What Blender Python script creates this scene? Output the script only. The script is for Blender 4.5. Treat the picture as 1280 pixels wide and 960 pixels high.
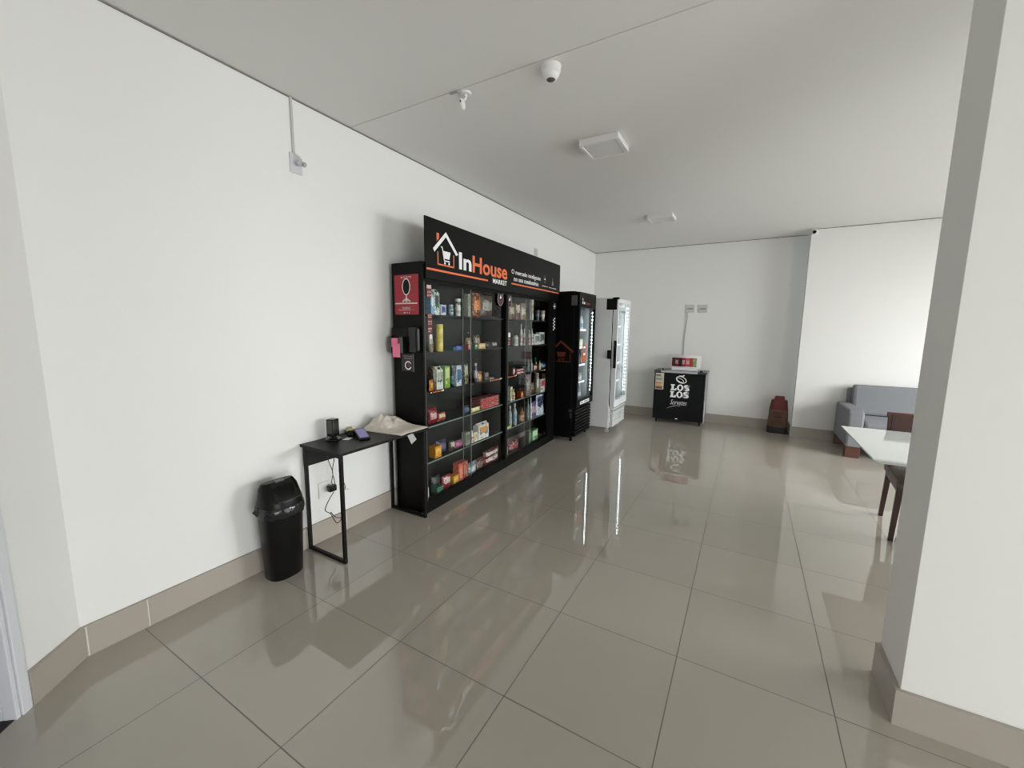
import bpy, bmesh, math, random
from mathutils import Vector, Matrix, noise as mnoise
PI = math.pi
random.seed(7)
for o in list(bpy.data.objects):
    bpy.data.objects.remove(o)
sc = bpy.context.scene
COL = sc.collection

# ------------------------------------------------------------------ camera
FPX = 509.73
YAW, PITCH, ROLL = math.radians(-29.864), math.radians(7.688), math.radians(0.576)
cam_d = bpy.data.cameras.new('camera')
cam = bpy.data.objects.new('camera', cam_d); COL.objects.link(cam)
cam_d.sensor_width = 36.0; cam_d.lens = FPX / 1280 * 36.0
cam_d.clip_start = 0.02; cam_d.clip_end = 100
fw = Vector((math.sin(YAW)*math.cos(PITCH), math.cos(YAW)*math.cos(PITCH), -math.sin(PITCH)))
rt = Vector((math.cos(YAW), -math.sin(YAW), 0)); up = rt.cross(fw)
rt2 = math.cos(ROLL)*rt + math.sin(ROLL)*up; up2 = -math.sin(ROLL)*rt + math.cos(ROLL)*up
cam.matrix_world = Matrix(((rt2.x, up2.x, -fw.x, 2.5811), (rt2.y, up2.y, -fw.y, -0.7189), (rt2.z, up2.z, -fw.z, 1.5397), (0, 0, 0, 1)))
sc.camera = cam

# ------------------------------------------------------------------ light
sc.view_settings.view_transform = 'Standard'
sc.view_settings.look = 'None'
sc.view_settings.gamma = 1.0
sc.view_settings.use_curve_mapping = False
sc.view_settings.exposure = 0.0
sc.cycles.use_denoising = True
sc.cycles.denoising_prefilter = 'ACCURATE'
sc.cycles.blur_glossy = 0.0
sc.cycles.filter_width = 1.1
world = bpy.data.worlds.new('overcast'); sc.world = world; world.use_nodes = True
wb = world.node_tree.nodes['Background']
wb.inputs[0].default_value = (0.86, 0.93, 1.0, 1); wb.inputs[1].default_value = 1.0

def area(name, loc, sx, sy, power, rot, color=(0.985, 0.995, 1.0), spread=180):
    d = bpy.data.lights.new(name, 'AREA'); d.shape = 'RECTANGLE'; d.size = sx; d.size_y = sy
    d.energy = power; d.color = color; d.spread = math.radians(spread)
    o = bpy.data.objects.new(name, d); COL.objects.link(o); o.location = loc; o.rotation_euler = rot
    return o
# daylight entering the glazed openings of the right wall (facing -X) and of the back wall (facing +Y)
area('window_daylight', (7.45, 4.20, 2.25), 4.2, 3.0, 690, (PI/2-.62, 0, PI/2))
area('window_daylight', (6.95, -1.40, 1.05), 3.1, 2.2, 128, (PI/2-.10, 0, PI/2))

# ------------------------------------------------------------------ materials
def hexc(h):
    def f(c):
        c = int(c, 16)/255
        return c/12.92 if c <= .04045 else ((c+.055)/1.055)**2.4
    return (f(h[0:2]), f(h[2:4]), f(h[4:6]), 1)
MATS = {}
def mat(name, col, rough=.5, metal=0, spec=.5, emit=None, estr=0, coat=0, bump=0, bscale=200, var=0, vscale=4):
    if name in MATS: return MATS[name]
    m = bpy.data.materials.new(name); m.use_nodes = True; nt = m.node_tree; b = nt.nodes['Principled BSDF']
    c = hexc(col) if isinstance(col, str) else (*col, 1)
    b.inputs['Base Color'].default_value = c; b.inputs['Roughness'].default_value = rough
    b.inputs['Metallic'].default_value = metal; b.inputs['Specular IOR Level'].default_value = spec
    b.inputs['Coat Weight'].default_value = coat
    if emit is not None:
        b.inputs['Emission Color'].default_value = (*emit, 1); b.inputs['Emission Strength'].default_value = estr
    if bump or var:
        tc = nt.nodes.new('ShaderNodeTexCoord')
    if bump:
        n = nt.nodes.new('ShaderNodeTexNoise'); n.inputs['Scale'].default_value = bscale; n.inputs['Detail'].default_value = 3
        bp = nt.nodes.new('ShaderNodeBump'); bp.inputs['Strength'].default_value = bump; bp.inputs['Distance'].default_value = .002
        nt.links.new(tc.outputs['Object'], n.inputs['Vector']); nt.links.new(n.outputs['Fac'], bp.inputs['Height'])
        nt.links.new(bp.outputs['Normal'], b.inputs['Normal'])
    if var:
        n = nt.nodes.new('ShaderNodeTexNoise'); n.inputs['Scale'].default_value = vscale; n.inputs['Detail'].default_value = 4
        mx = nt.nodes.new('ShaderNodeMix'); mx.data_type = 'RGBA'
        nt.links.new(tc.outputs['Object'], n.inputs['Vector']); nt.links.new(n.outputs['Fac'], mx.inputs['Factor'])
        mx.inputs['A'].default_value = tuple(x*(1-var) for x in c[:3])+(1,)
        mx.inputs['B'].default_value = tuple(min(1, x*(1+var)) for x in c[:3])+(1,)
        nt.links.new(mx.outputs['Result'], b.inputs['Base Color'])
    MATS[name] = m
    return m

def print_mat(c1, c2, c3, seed, lo=.3, hi=.72, rough=.35):
    """printed packaging: ground colour, a panel of c2, and marks of c3"""
    key = f'print_{c1}_{c2}_{c3}_{lo}_{hi}'
    if key in MATS: return MATS[key]
    m = bpy.data.materials.new(key); m.use_nodes = True; nt = m.node_tree; b = nt.nodes['Principled BSDF']
    N = nt.nodes.new; L = nt.links.new
    tc = N('ShaderNodeTexCoord'); sx = N('ShaderNodeSeparateXYZ'); L(tc.outputs['Generated'], sx.inputs[0])
    def mth(op, a, bb=None, clampit=False):
        n = N('ShaderNodeMath'); n.operation = op; n.use_clamp = clampit
        for i, v in enumerate((a, bb)):
            if v is None: continue
            if isinstance(v, (int, float)): n.inputs[i].default_value = v
            else: L(v, n.inputs[i])
        return n.outputs[0]
    nz = N('ShaderNodeTexNoise'); nz.inputs['Scale'].default_value = 3.5; nz.inputs['Detail'].default_value = 2
    mp = N('ShaderNodeMapping'); mp.inputs['Location'].default_value = (seed*1.7, seed*.9, seed*.3)
    L(tc.outputs['Generated'], mp.inputs['Vector']); L(mp.outputs[0], nz.inputs['Vector'])
    zz = mth('ADD', sx.outputs['Z'], mth('MULTIPLY', mth('SUBTRACT', nz.outputs['Fac'], .5), .35))
    band = mth('MULTIPLY', mth('GREATER_THAN', zz, lo), mth('LESS_THAN', zz, hi))
    side = mth('MULTIPLY', mth('GREATER_THAN', sx.outputs['Y'], .12), mth('LESS_THAN', sx.outputs['Y'], .9))
    band = mth('MULTIPLY', band, side)
    n2 = N('ShaderNodeTexNoise'); n2.inputs['Scale'].default_value = 7; n2.inputs['Detail'].default_value = 3
    mp2 = N('ShaderNodeMapping'); mp2.inputs['Location'].default_value = (seed*3.1, seed, -seed); mp2.inputs['Scale'].default_value = (1, 1, 2.2)
    L(tc.outputs['Generated'], mp2.inputs['Vector']); L(mp2.outputs[0], n2.inputs['Vector'])
    marks = mth('GREATER_THAN', n2.outputs['Fac'], .58)
    m1 = N('ShaderNodeMix'); m1.data_type = 'RGBA'; L(band, m1.inputs['Factor'])
    m1.inputs['A'].default_value = hexc(c1); m1.inputs['B'].default_value = hexc(c2)
    m2 = N('ShaderNodeMix'); m2.data_type = 'RGBA'; L(marks, m2.inputs['Factor'])
    L(m1.outputs['Result'], m2.inputs['A']); m2.inputs['B'].default_value = hexc(c3)
    L(m2.outputs['Result'], b.inputs['Base Color'])
    b.inputs['Roughness'].default_value = rough
    MATS[key] = m
    return m

def glass_mat(name, tint=(1, 1, 1), ior=1.45, extra=0.0):
    """thin pane: transparent with a mirror share that follows the viewing angle"""
    m = bpy.data.materials.new(name); m.use_nodes = True; nt = m.node_tree
    for n in list(nt.nodes): nt.nodes.remove(n)
    out = nt.nodes.new('ShaderNodeOutputMaterial'); tr = nt.nodes.new('ShaderNodeBsdfTransparent'); tr.inputs[0].default_value = (*tint, 1)
    gl = nt.nodes.new('ShaderNodeBsdfGlossy'); gl.inputs['Roughness'].default_value = .02
    lw = nt.nodes.new('ShaderNodeLayerWeight'); lw.inputs['Blend'].default_value = .5
    fr = nt.nodes.new('ShaderNodeMath'); fr.operation = 'POWER'; fr.inputs[1].default_value = 4.5; nt.links.new(lw.outputs['Facing'], fr.inputs[0])
    ad = nt.nodes.new('ShaderNodeMath'); ad.inputs[1].default_value = .008+extra; ad.use_clamp = True
    mx = nt.nodes.new('ShaderNodeMixShader')
    nt.links.new(fr.outputs[0], ad.inputs[0]); nt.links.new(ad.outputs[0], mx.inputs[0])
    nt.links.new(tr.outputs[0], mx.inputs[1]); nt.links.new(gl.outputs[0], mx.inputs[2]); nt.links.new(mx.outputs[0], out.inputs[0])
    return m

WALL = mat('white_wall_paint', (.80, .80, .775), .6, bump=.12, bscale=260)
CEIL = mat('ceiling_paint', (.74, .735, .71), .8)
SKIRT = mat('beige_porcelain_skirting', (.385, .345, .297), .3, var=.04, vscale=3)
GAP = mat('dark_shadow_gap', (.22, .215, .205), .9)
BLACK = mat('satin_black_panel', (.003, .003, .003), .38, spec=.13)
BLACKM = mat('matt_black_metal', (.005, .005, .005), .45, spec=.2)
BLACKG = mat('gloss_black_plastic', (.006, .006, .007), .16, spec=.4)
CHAR = mat('charcoal_lining', (.022, .022, .021), .6, spec=.3)
WHITEP = mat('white_plastic', (.78, .78, .76), .4)
LGREY = mat('light_grey_plastic', (.42, .43, .44), .4)
ALU = mat('brushed_aluminium', (.55, .56, .57), .3, metal=.9)
TXTW = mat('white_lettering', (.85, .85, .84), .5)
TXTO = mat('orange_lettering', (.80, .17, .06), .5)
TXTD = mat('dull_orange_print', (.15, .028, .012), .5)
GLASS = glass_mat('clear_pane', (.93, .95, .94), 1.42)
GLASSE = mat('green_glass_edge', (.22, .28, .25), .2)
STEEL = mat('steel', (.5, .5, .5), .3, metal=1)

# ------------------------------------------------------------------ mesh helpers
def link(o, parent=None):
    COL.objects.link(o)
    if parent: o.parent = parent
    return o
def empty(name, loc=(0, 0, 0), rz=0, label=None, cat=None, group=None):
    o = bpy.data.objects.new(name, None); o.empty_display_size = .05
    COL.objects.link(o); o.location = loc; o.rotation_euler = (0, 0, rz)
    tag(o, label, cat, group); return o
def tag(o, label=None, cat=None, group=None, kind=None):
    if label: o['label'] = label
    if cat: o['category'] = cat
    if group: o['group'] = group
    if kind: o['kind'] = kind
    return o

class MB:
    def __init__(s): s.v = []; s.f = []; s.sm = []
    def add(s, vs, fs, smooth=False):
        n = len(s.v); s.v += [tuple(v) for v in vs]
        for f in fs: s.f.append([n+i for i in f]); s.sm.append(smooth)
        return s
    def box(s, x0, x1, y0, y1, z0, z1):
        if x0 > x1: x0, x1 = x1, x0
        if y0 > y1: y0, y1 = y1, y0
        if z0 > z1: z0, z1 = z1, z0
        return s.add([(x0, y0, z0), (x1, y0, z0), (x1, y1, z0), (x0, y1, z0), (x0, y0, z1), (x1, y0, z1), (x1, y1, z1), (x0, y1, z1)],
                     [(0, 3, 2, 1), (4, 5, 6, 7), (0, 1, 5, 4), (1, 2, 6, 5), (2, 3, 7, 6), (3, 0, 4, 7)])
    def bar(s, a, b, w, h, upv=(0, 0, 1)):
        """rectangular bar from a to b; w, h may be (start, end) pairs"""
        a = Vector(a); b = Vector(b); d = (b-a).normalized(); u = Vector(upv)
        if abs(d.dot(u)) > .98: u = Vector((0, 1, 0))
        r = d.cross(u).normalized(); u = r.cross(d)
        w = w if isinstance(w, tuple) else (w, w); h = h if isinstance(h, tuple) else (h, h)
        vs = []
        for p, ww, hh in ((a, w[0], h[0]), (b, w[1], h[1])):
            for sx, sy in ((-1, -1), (1, -1), (1, 1), (-1, 1)): vs.append(p + r*sx*ww/2 + u*sy*hh/2)
        return s.add(vs, [(0, 3, 2, 1), (4, 5, 6, 7), (0, 1, 5, 4), (1, 2, 6, 5), (2, 3, 7, 6), (3, 0, 4, 7)])
    def prism(s, pts, n, d0, d1, axes='yz'):
        """polygon pts extruded between d0 and d1 along the remaining axis"""
        def P(p, d):
            return {'yz': (d, p[0], p[1]), 'xz': (p[0], d, p[1]), 'xy': (p[0], p[1], d)}[axes]
        k = len(pts); vs = [P(p, d0) for p in pts] + [P(p, d1) for p in pts]
        fs = [tuple(range(k))[::-1], tuple(range(k, 2*k))] + [(i, (i+1) % k, k+(i+1) % k, k+i) for i in range(k)]
        return s.add(vs, fs)
    def tube(s, pts, r, seg=8, cap=True):
        pts = [Vector(p) for p in pts]; vs = []; prev = None
        for i, p in enumerate(pts):
            d = (pts[min(i+1, len(pts)-1)] - pts[max(i-1, 0)]).normalized()
            if prev is None:
                u = Vector((0, 0, 1)) if abs(d.z) < .9 else Vector((1, 0, 0))
                a = d.cross(u).normalized()
            else: a = (prev - d*prev.dot(d)).normalized()
            prev = a; b = d.cross(a); rr = r[i] if isinstance(r, (list, tuple)) else r
            for k in range(seg):
                t = 2*PI*k/seg; vs.append(p + (a*math.cos(t)+b*math.sin(t))*rr)
        fs = []
        for i in range(len(pts)-1):
            for k in range(seg):
                k2 = (k+1) % seg; fs.append((i*seg+k, i*seg+k2, (i+1)*seg+k2, (i+1)*seg+k))
        s.add(vs, fs, True)
        if cap: s.add(vs[:seg], [tuple(range(seg))[::-1]]); s.add(vs[-seg:], [tuple(range(seg))])
        return s
    def lathe(s, prof, cx=0, cy=0, seg=24, sx=1, sy=1, M=None):
        """prof: (radius, z) from bottom to top"""
        vs = []
        for r, z in prof:
            for k in range(seg):
                t = 2*PI*k/seg; vs.append(Vector((cx+r*math.cos(t)*sx, cy+r*math.sin(t)*sy, z)))
        if M: vs = [M @ v for v in vs]
        n = len(prof); fs = []
        for i in range(n-1):
            for k in range(seg):
                k2 = (k+1) % seg; fs.append((i*seg+k, i*seg+k2, (i+1)*seg+k2, (i+1)*seg+k))
        s.add(vs, fs, True); s.add(vs[:seg], [tuple(range(seg))[::-1]]); s.add(vs[-seg:], [tuple(range(seg))])
        return s
    def obj(s, name, m, parent=None, bevel=0, bseg=2, M=None, sharp=40):
        me = bpy.data.meshes.new(name)
        vs = [tuple(M @ Vector(v)) for v in s.v] if M else s.v
        me.from_pydata(vs, [], s.f); me.validate()
        me.polygons.foreach_set('use_smooth', s.sm if len(s.sm) == len(me.polygons) else [False]*len(me.polygons))
        me.materials.append(m)
        bm = bmesh.new(); bm.from_mesh(me); bmesh.ops.remove_doubles(bm, verts=bm.verts, dist=1e-6)
        bmesh.ops.recalc_face_normals(bm, faces=bm.faces)
        for e in bm.edges:
            if len(e.link_faces) == 2 and e.calc_face_angle(0) > math.radians(sharp): e.smooth = False
        bm.to_mesh(me); bm.free(); me.update()
        o = bpy.data.objects.new(name, me); link(o, parent)
        if bevel:
            b = o.modifiers.new('bevel', 'BEVEL'); b.width = bevel; b.segments = bseg; b.limit_method = 'ANGLE'; b.angle_limit = math.radians(35)
        return o
def boxo(name, m, dims, parent=None, bevel=0):
    return MB().box(*dims).obj(name, m, parent, bevel)

def text_mesh(name, body, m, parent, box, plane, off, bold=0.0, shear=0.0, thick=.0012):
    """lettering fitted in box=(a0,a1,z0,z1) of a plane: 'x' faces +X (a is Y), 'y' faces -Y (a is X)"""
    cu = bpy.data.curves.new(name, 'FONT'); cu.body = body; cu.size = 1; cu.extrude = 0.004; cu.offset = bold; cu.shear = shear; cu.resolution_u = 3
    t = bpy.data.objects.new(name+'_tmp', cu); COL.objects.link(t)
    bpy.context.view_layer.update()
    me = bpy.data.meshes.new_from_object(t.evaluated_get(bpy.context.evaluated_depsgraph_get()))
    bpy.data.objects.remove(t); bpy.data.curves.remove(cu)
    xs = [v.co.x for v in me.vertices]; ys = [v.co.y for v in me.vertices]; zs = [v.co.z for v in me.vertices]
    x0, x1, y0, y1, z0, z1 = min(xs), max(xs), min(ys), max(ys), min(zs), max(zs)
    a0, a1, c0, c1 = box
    for v in me.vertices:
        a = a0+(v.co.x-x0)/(x1-x0)*(a1-a0); c = c0+(v.co.y-y0)/(y1-y0)*(c1-c0); d = (v.co.z-z0)/(z1-z0)*thick
        v.co = (off+d, a, c) if plane == 'x' else (a, off-d, c)
    me.materials.clear(); me.materials.append(m); me.name = name
    return link(bpy.data.objects.new(name, me), parent)

def marks(name, m, parent, rects, plane, off, thick=.001):
    """small printed marks, one mesh: rects (a0,a1,z0,z1)"""
    b = MB()
    for a0, a1, z0, z1 in rects:
        if plane == 'x': b.box(off, off+thick, a0, a1, z0, z1)
        else: b.box(a0, a1, off-thick, off, z0, z1)
    return b.obj(name, m, parent)
def line_of_marks(a0, a1, z0, z1, n, rnd):
    """a line of tiny unreadable letters"""
    out = []; w = (a1-a0)/n
    for i in range(n):
        if rnd.random() < .14: continue
        out.append((a0+i*w, a0+i*w+w*rnd.uniform(.55, .8), z0, z0+(z1-z0)*rnd.uniform(.7, 1)))
    return out
def ring(m, cy, cz, ry, rz, wy, wz, d0, d1, seg=28, plane='x'):
    b = MB(); vs = []; fs = []
    for k in range(seg):
        t = 2*PI*k/seg; c, s_ = math.cos(t), math.sin(t)
        for (a, z) in ((cy+ry*c, cz+rz*s_), (cy+(ry-wy)*c, cz+(rz-wz)*s_)):
            for d in (d0, d1): vs.append((d, a, z) if plane == 'x' else (a, d, z))
    for k in range(seg):
        i = 4*k; j = 4*((k+1) % seg)
        fs += [(i+1, j+1, j+3, i+3), (i, i+2, j+2, j), (i, j, j+1, i+1), (i+2, i+3, j+3, j+2)]
    return b.add(vs, fs)
def disc(cy, cz, ry, rz, d0, d1, seg=28, plane='x'):
    pts = [(cy+ry*math.cos(2*PI*k/seg), cz+rz*math.sin(2*PI*k/seg)) for k in range(seg)]
    return MB().prism(pts, None, d0, d1, 'yz' if plane == 'x' else 'xz')

# ------------------------------------------------------------------ the room
H = 2.956; XR = 6.62; YB = -3.0; YF = 6.86
def struct(o): o['kind'] = 'structure'; return o

# polished porcelain floor, 60 cm tiles, joints on multiples of 0.6 m
def floor_mat():
    m = bpy.data.materials.new('polished_porcelain_floor'); m.use_nodes = True; nt = m.node_tree; b = nt.nodes['Principled BSDF']
    N = nt.nodes.new; L = nt.links.new
    tc = N('ShaderNodeTexCoord'); sx = N('ShaderNodeSeparateXYZ'); L(tc.outputs['Object'], sx.inputs[0])
    def mth(op, a, bb=None):
        n = N('ShaderNodeMath'); n.operation = op
        for i, v in enumerate((a, bb)):
            if v is None: continue
            if isinstance(v, (int, float)): n.inputs[i].default_value = v
            else: L(v, n.inputs[i])
        return n.outputs[0]
    def dist(o):   # distance in metres to the nearest joint
        q = mth('DIVIDE', o, .6); fr = mth('SUBTRACT', q, mth('ROUND', q)); return mth('MULTIPLY', mth('ABSOLUTE', fr), .6)
    def cell(o): return mth('FLOOR', mth('DIVIDE', o, .6))
    jd = mth('MINIMUM', dist(sx.outputs['X']), dist(sx.outputs['Y']))
    joint = mth('LESS_THAN', jd, .0022)
    wn = N('ShaderNodeTexWhiteNoise'); wn.noise_dimensions = '2D'; cb = N('ShaderNodeCombineXYZ')
    L(cell(sx.outputs['X']), cb.inputs[0]); L(cell(sx.outputs['Y']), cb.inputs[1]); L(cb.outputs[0], wn.inputs['Vector'])
    nz = N('ShaderNodeTexNoise'); nz.inputs['Scale'].default_value = 2.2; nz.inputs['Detail'].default_value = 5
    L(tc.outputs['Object'], nz.inputs['Vector'])
    v = mth('ADD', mth('MULTIPLY', wn.outputs['Value'], .5), mth('MULTIPLY', nz.outputs['Fac'], .5))
    mx = N('ShaderNodeMix'); mx.data_type = 'RGBA'; L(v, mx.inputs['Factor'])
    mx.inputs['A'].default_value = (.385, .352, .297, 1); mx.inputs['B'].default_value = (.425, .390, .330, 1)
    m2 = N('ShaderNodeMix'); m2.data_type = 'RGBA'; L(joint, m2.inputs['Factor']); L(mx.outputs['Result'], m2.inputs['A'])
    m2.inputs['B'].default_value = (.13, .115, .095, 1)
    L(m2.outputs['Result'], b.inputs['Base Color'])
    r = mth('ADD', mth('MULTIPLY', joint, .5), .0); L(r, b.inputs['Roughness'])
    b.inputs['IOR'].default_value = 1.85; b.inputs['Specular IOR Level'].default_value = .5
    # each tile lies a hair out of level, as laid tiles do
    wn2 = N('ShaderNodeTexWhiteNoise'); wn2.noise_dimensions = '2D'; L(cb.outputs[0], wn2.inputs['Vector'])
    vm = N('ShaderNodeVectorMath'); vm.operation = 'SUBTRACT'; L(wn2.outputs['Color'], vm.inputs[0]); vm.inputs[1].default_value = (.5, .5, .5)
    vs = N('ShaderNodeVectorMath'); vs.operation = 'SCALE'; L(vm.outputs[0], vs.inputs[0]); vs.inputs['Scale'].default_value = .0016
    ge = N('ShaderNodeNewGeometry'); va = N('ShaderNodeVectorMath'); va.operation = 'ADD'; L(ge.outputs['Normal'], va.inputs[0]); L(vs.outputs[0], va.inputs[1])
    vn = N('ShaderNodeVectorMath'); vn.operation = 'NORMALIZE'; L(va.outputs[0], vn.inputs[0])
    L(vn.outputs[0], b.inputs['Normal'])
    return m
struct(boxo('floor', floor_mat(), (-.9, XR+.1, YB-.1, YF+.1, -.1, 0)))

# ceiling in two boards with the thin open joint between them
G = .0035
cb = MB(); cb.box(.0, XR, YB, 1.415-G, H, H+.1).box(.0, XR, 1.415+G, YF, H, H+.1).box(-.9, 0, YB, -.2, H, H+.1)
struct(cb.obj('ceiling', CEIL))
struct(MB().box(-.9, XR+.1, YB-.1, YF+.1, H+.1, H+.14).obj('ceiling', GAP))
# fine strip coloured grey as the shadow line where ceiling meets wall
g = MB(); g.box(.0, .006, -.22, YF, H-.008, H-.002).box(.0, 3.235, YF-.006, YF, H-.008, H-.002).box(3.235, XR, 6.48-.006, 6.48, H-.008, H-.002)
struct(g.obj('shadow_line', GAP))

# left wall, 45 degree return and the wall that holds the door
struct(boxo('wall_left', WALL, (-.12, 0, -.22, YF+.12, 0, H)))
struct(boxo('wall_far', WALL, (0, 3.5, YF, YF+.12, 0, H)))
struct(boxo('wall_far_right', WALL, (3.235, XR, 6.48, 6.62, 0, H), bevel=.003))
dv = Vector((.163, -.198, 0)).normalized(); nv = Vector((-dv.y, dv.x, 0)); nv = nv if nv.x > 0 else -nv
def dia(a, d): # along the return wall, out from its face
    p = Vector((0, -.22, 0)) + dv*a + nv*d; return (p.x, p.y)
def dprism(b, a0, a1, d0, d1, z0, z1):
    b.prism([dia(a0, d0), dia(a1, d0), dia(a1, d1), dia(a0, d1)], None, z0, z1, 'xy'); return b
w = MB(); dprism(w, -.10, .262, -.20, 0, 0, H); dprism(w, 1.20, 3.2, -.20, 0, 0, H); dprism(w, .262, 1.20, -.20, 0, 2.14, H)
struct(w.obj('wall_left_return', WALL))
bk = MB(); bk.box(-.9, XR+.1, YB-.12, YB, 0, H); struct(bk.obj('wall_back', WALL))
# right wall with two glazed openings
rw = MB()
rw.box(XR, XR+.12, YB, -2.85, 0, H).box(XR, XR+.12, .05, 2.4, 0, H).box(XR, XR+.12, 6.0, 6.62, 0, H)
rw.box(XR, XR+.12, -2.85, .05, 2.15, H).box(XR, XR+.12, 2.4, 6.0, 2.15, H).box(XR, XR+.12, 2.4, 6.0, 0, .15)
struct(rw.obj('wall_right', WALL))
for i, (y0, y1, z0) in enumerate(((-2.85, .05, 0), (2.4, 6.0, .15)), 1):
    f = MB(); n = 4 if i == 2 else 3
    for k in range(n+1):
        yy = y0+(y1-y0-.05)*k/n; f.box(XR+.03, XR+.08, yy, yy+.05, z0, 2.15)
    f.box(XR+.03, XR+.08, y0, y1, 2.10, 2.15).box(XR+.03, XR+.08, y0, y1, z0, z0+.05)
    struct(f.obj(f'window_{i}', WHITEP))

# skirting tiles
sk = MB(); TH = .018; HS = .150
sk.box(0, TH, -.212, YF, 0, HS); struct(sk.obj('baseboard_left', SKIRT, bevel=.0015))
struct(MB().box(TH, 3.235, YF-TH, YF, 0, HS).obj('baseboard_far', SKIRT, bevel=.0015))
struct(MB().box(3.235-TH, 3.235, 6.48-TH, YF-TH, 0, HS).box(3.235-TH, XR, 6.48-TH, 6.48, 0, HS).obj('baseboard_far_right', SKIRT, bevel=.0015))
b = MB(); dprism(b, -.004, .254, 0, TH, 0, HS); struct(b.obj('baseboard_left_return', SKIRT, bevel=.0015))
j = MB()
for yy in (-.205, .02, .62, 1.22, 4.42): j.box(TH-.001, TH+.0006, yy-.0022, yy+.0022, 0.002, HS-.001)
struct(j.obj('trim_2', mat('white_tile_joint', (.66, .63, .58), .8)))

# door in the return wall: casing, jamb, ribbed leaf, dark threshold
DW = mat('white_door_paint', (.70, .71, .74), .45)
DG = mat('grey_blue_door_leaf', (.30, .32, .36), .35, metal=.3)
dr = empty('door_1', (0, 0, 0)); dr['kind'] = 'structure'
c = MB(); dprism(c, .255, .262, -.02, .012, 0, 2.18); dprism(c, .262, .298, -.03, .016, 0, 2.18); dprism(c, .302, .318, -.035, .010, 0, 2.16)
dprism(c, .298, .302, -.04, .004, 0, 2.16); dprism(c, 1.15, 1.21, -.03, .016, 0, 2.18); dprism(c, .262, 1.21, -.03, .016, 2.12, 2.18)
c.obj('door_casing', DW, dr, bevel=.002)
c = MB(); dprism(c, .262, .318, -.19, -.036, 0, 2.12); c.obj('door_jamb', DW, dr)
c = MB(); dprism(c, .318, 1.15, -.13, -.11, .006, 2.12)
for k in range(46): dprism(c, .322+k*.018, .331+k*.018, -.11, -.104, .02, 2.10)
c.obj('door_leaf', DG, dr)
c = MB(); dprism(c, .318, 1.15, -.20, .0, -.002, .004); c.obj('threshold', mat('black_threshold', (.012, .012, .013), .6), dr)

# free-standing pillar on the right
struct(boxo('wall_pillar', WALL, (3.205, 4.15, 1.293, 1.570, 0, H), bevel=.002))
p = MB(); p.box(3.205-TH, 4.15, 1.293-TH, 1.293, 0, HS).box(3.205-TH, 3.205, 1.293, 1.570, 0, HS)
struct(p.obj('baseboard_pillar', SKIRT, bevel=.0012))

# ------------------------------------------------------------------ display cabinets
CA = math.radians(1.25); C0 = Vector((.366, 1.727, 0))
CM = Matrix.Translation(C0) @ Matrix.Rotation(CA, 4, 'Z')
SHELF_Z = (1.65, 1.342, 1.015, .722, .415)
PRICE = mat('white_price_strip', (.7, .7, .68), .5)
MAROON = mat('maroon_sticker', (.16, .03, .035), .4)
PINKT = mat('pale_pink_print', (.62, .40, .38), .5)
def cabinet(u0, u1, label, right_panel):
    root = empty('display_cabinet', CM @ Vector((0, u0, 0)), CA, label, 'cabinet', 'glass-fronted display cabinets')
    W = u1-u0; D = .315; t = .018
    MB().box(-D, 0, 0, t, 0, 2.05).obj('side_panel', BLACK, root, bevel=.001)
    MB().box(-D, 0, W-t, W, 0, 2.05).obj('side_panel', BLACK, root, bevel=.001)
    MB().box(-D, -D+.008, t, W-t, .09, 2.03).obj('back_panel', CHAR, root)
    MB().box(-D, -.002, t, W-t, 2.03, 2.05).box(-.022, -.002, t, W-t, 1.90, 2.03).obj('top_panel', BLACK, root)
    MB().box(-D, -.03, t, W-t, .072, .090).box(-.028, -.002, t, W-t, 0, .105).obj('plinth', BLACK, root)
    inner = W-t
    if right_panel:
        inner = 1.115
        MB().box(-.02, -.001, inner, W-t, .105, 1.90).obj('blank_panel', BLACK, root)
    for z in SHELF_Z:
        s = MB().box(-D+.008, -.040, t, W-t, z-.014, z).obj('shelf', CHAR, root)
        MB().box(-.0398, -.0375, t, inner, z-.013, z-.001).obj('shelf_edge', GLASSE if z < .9 else CHAR, s)
    split = u1-u0
    # two sliding doors that overlap by a hand's width
    a, bq = (.575, .690) if not right_panel else (.50, .640)
    for y0, y1, x, e in ((t+.002, bq, -.016, 'r'), (a, inner-.004, -.030, 'l')):
        dd = MB().box(x-.004, x, y0, y1, .112, 1.895).obj('glass_door', GLASS, root)
        fr = MB(); ye = y1 if e == 'r' else y0
        fr.box(x-.0045, x+.0008, ye-.007, ye, .112, 1.895) if e == 'r' else fr.box(x-.0045, x+.0008, ye, ye+.006, .112, 1.895)
        fr.obj('glass_edge', mat('grey_glass_edge', (.20, .205, .20), .25), dd)
        MB().box(x-.008, x+.003, y0, y1, .105, .113).obj('bottom_rail', BLACKM, dd)
        MB().box(x-.008, x+.003, y0, y1, 1.893, 1.900).obj('top_rail', BLACKM, dd)
    MB().box(-.012, 0.001, t, t+.010, .105, 1.90).obj('door_frame', mat('dark_grey_frame', (.06, .062, .06), .3), root)
    MB().lathe([(.006, 0), (.006, .003)], 0, 0, 12, M=Matrix.Translation((-.0155, bq-.05, 1.50)) @ Matrix.Rotation(PI/2, 4, 'Y')).obj('lock_button', STEEL, root)
    return root
cab1 = cabinet(0, 1.342, 'black grocery display cabinet on the left with red poster on its side', False)
cab2 = cabinet(1.344, 2.70, 'black grocery display cabinet on the right beside the black fridge', True)

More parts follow.
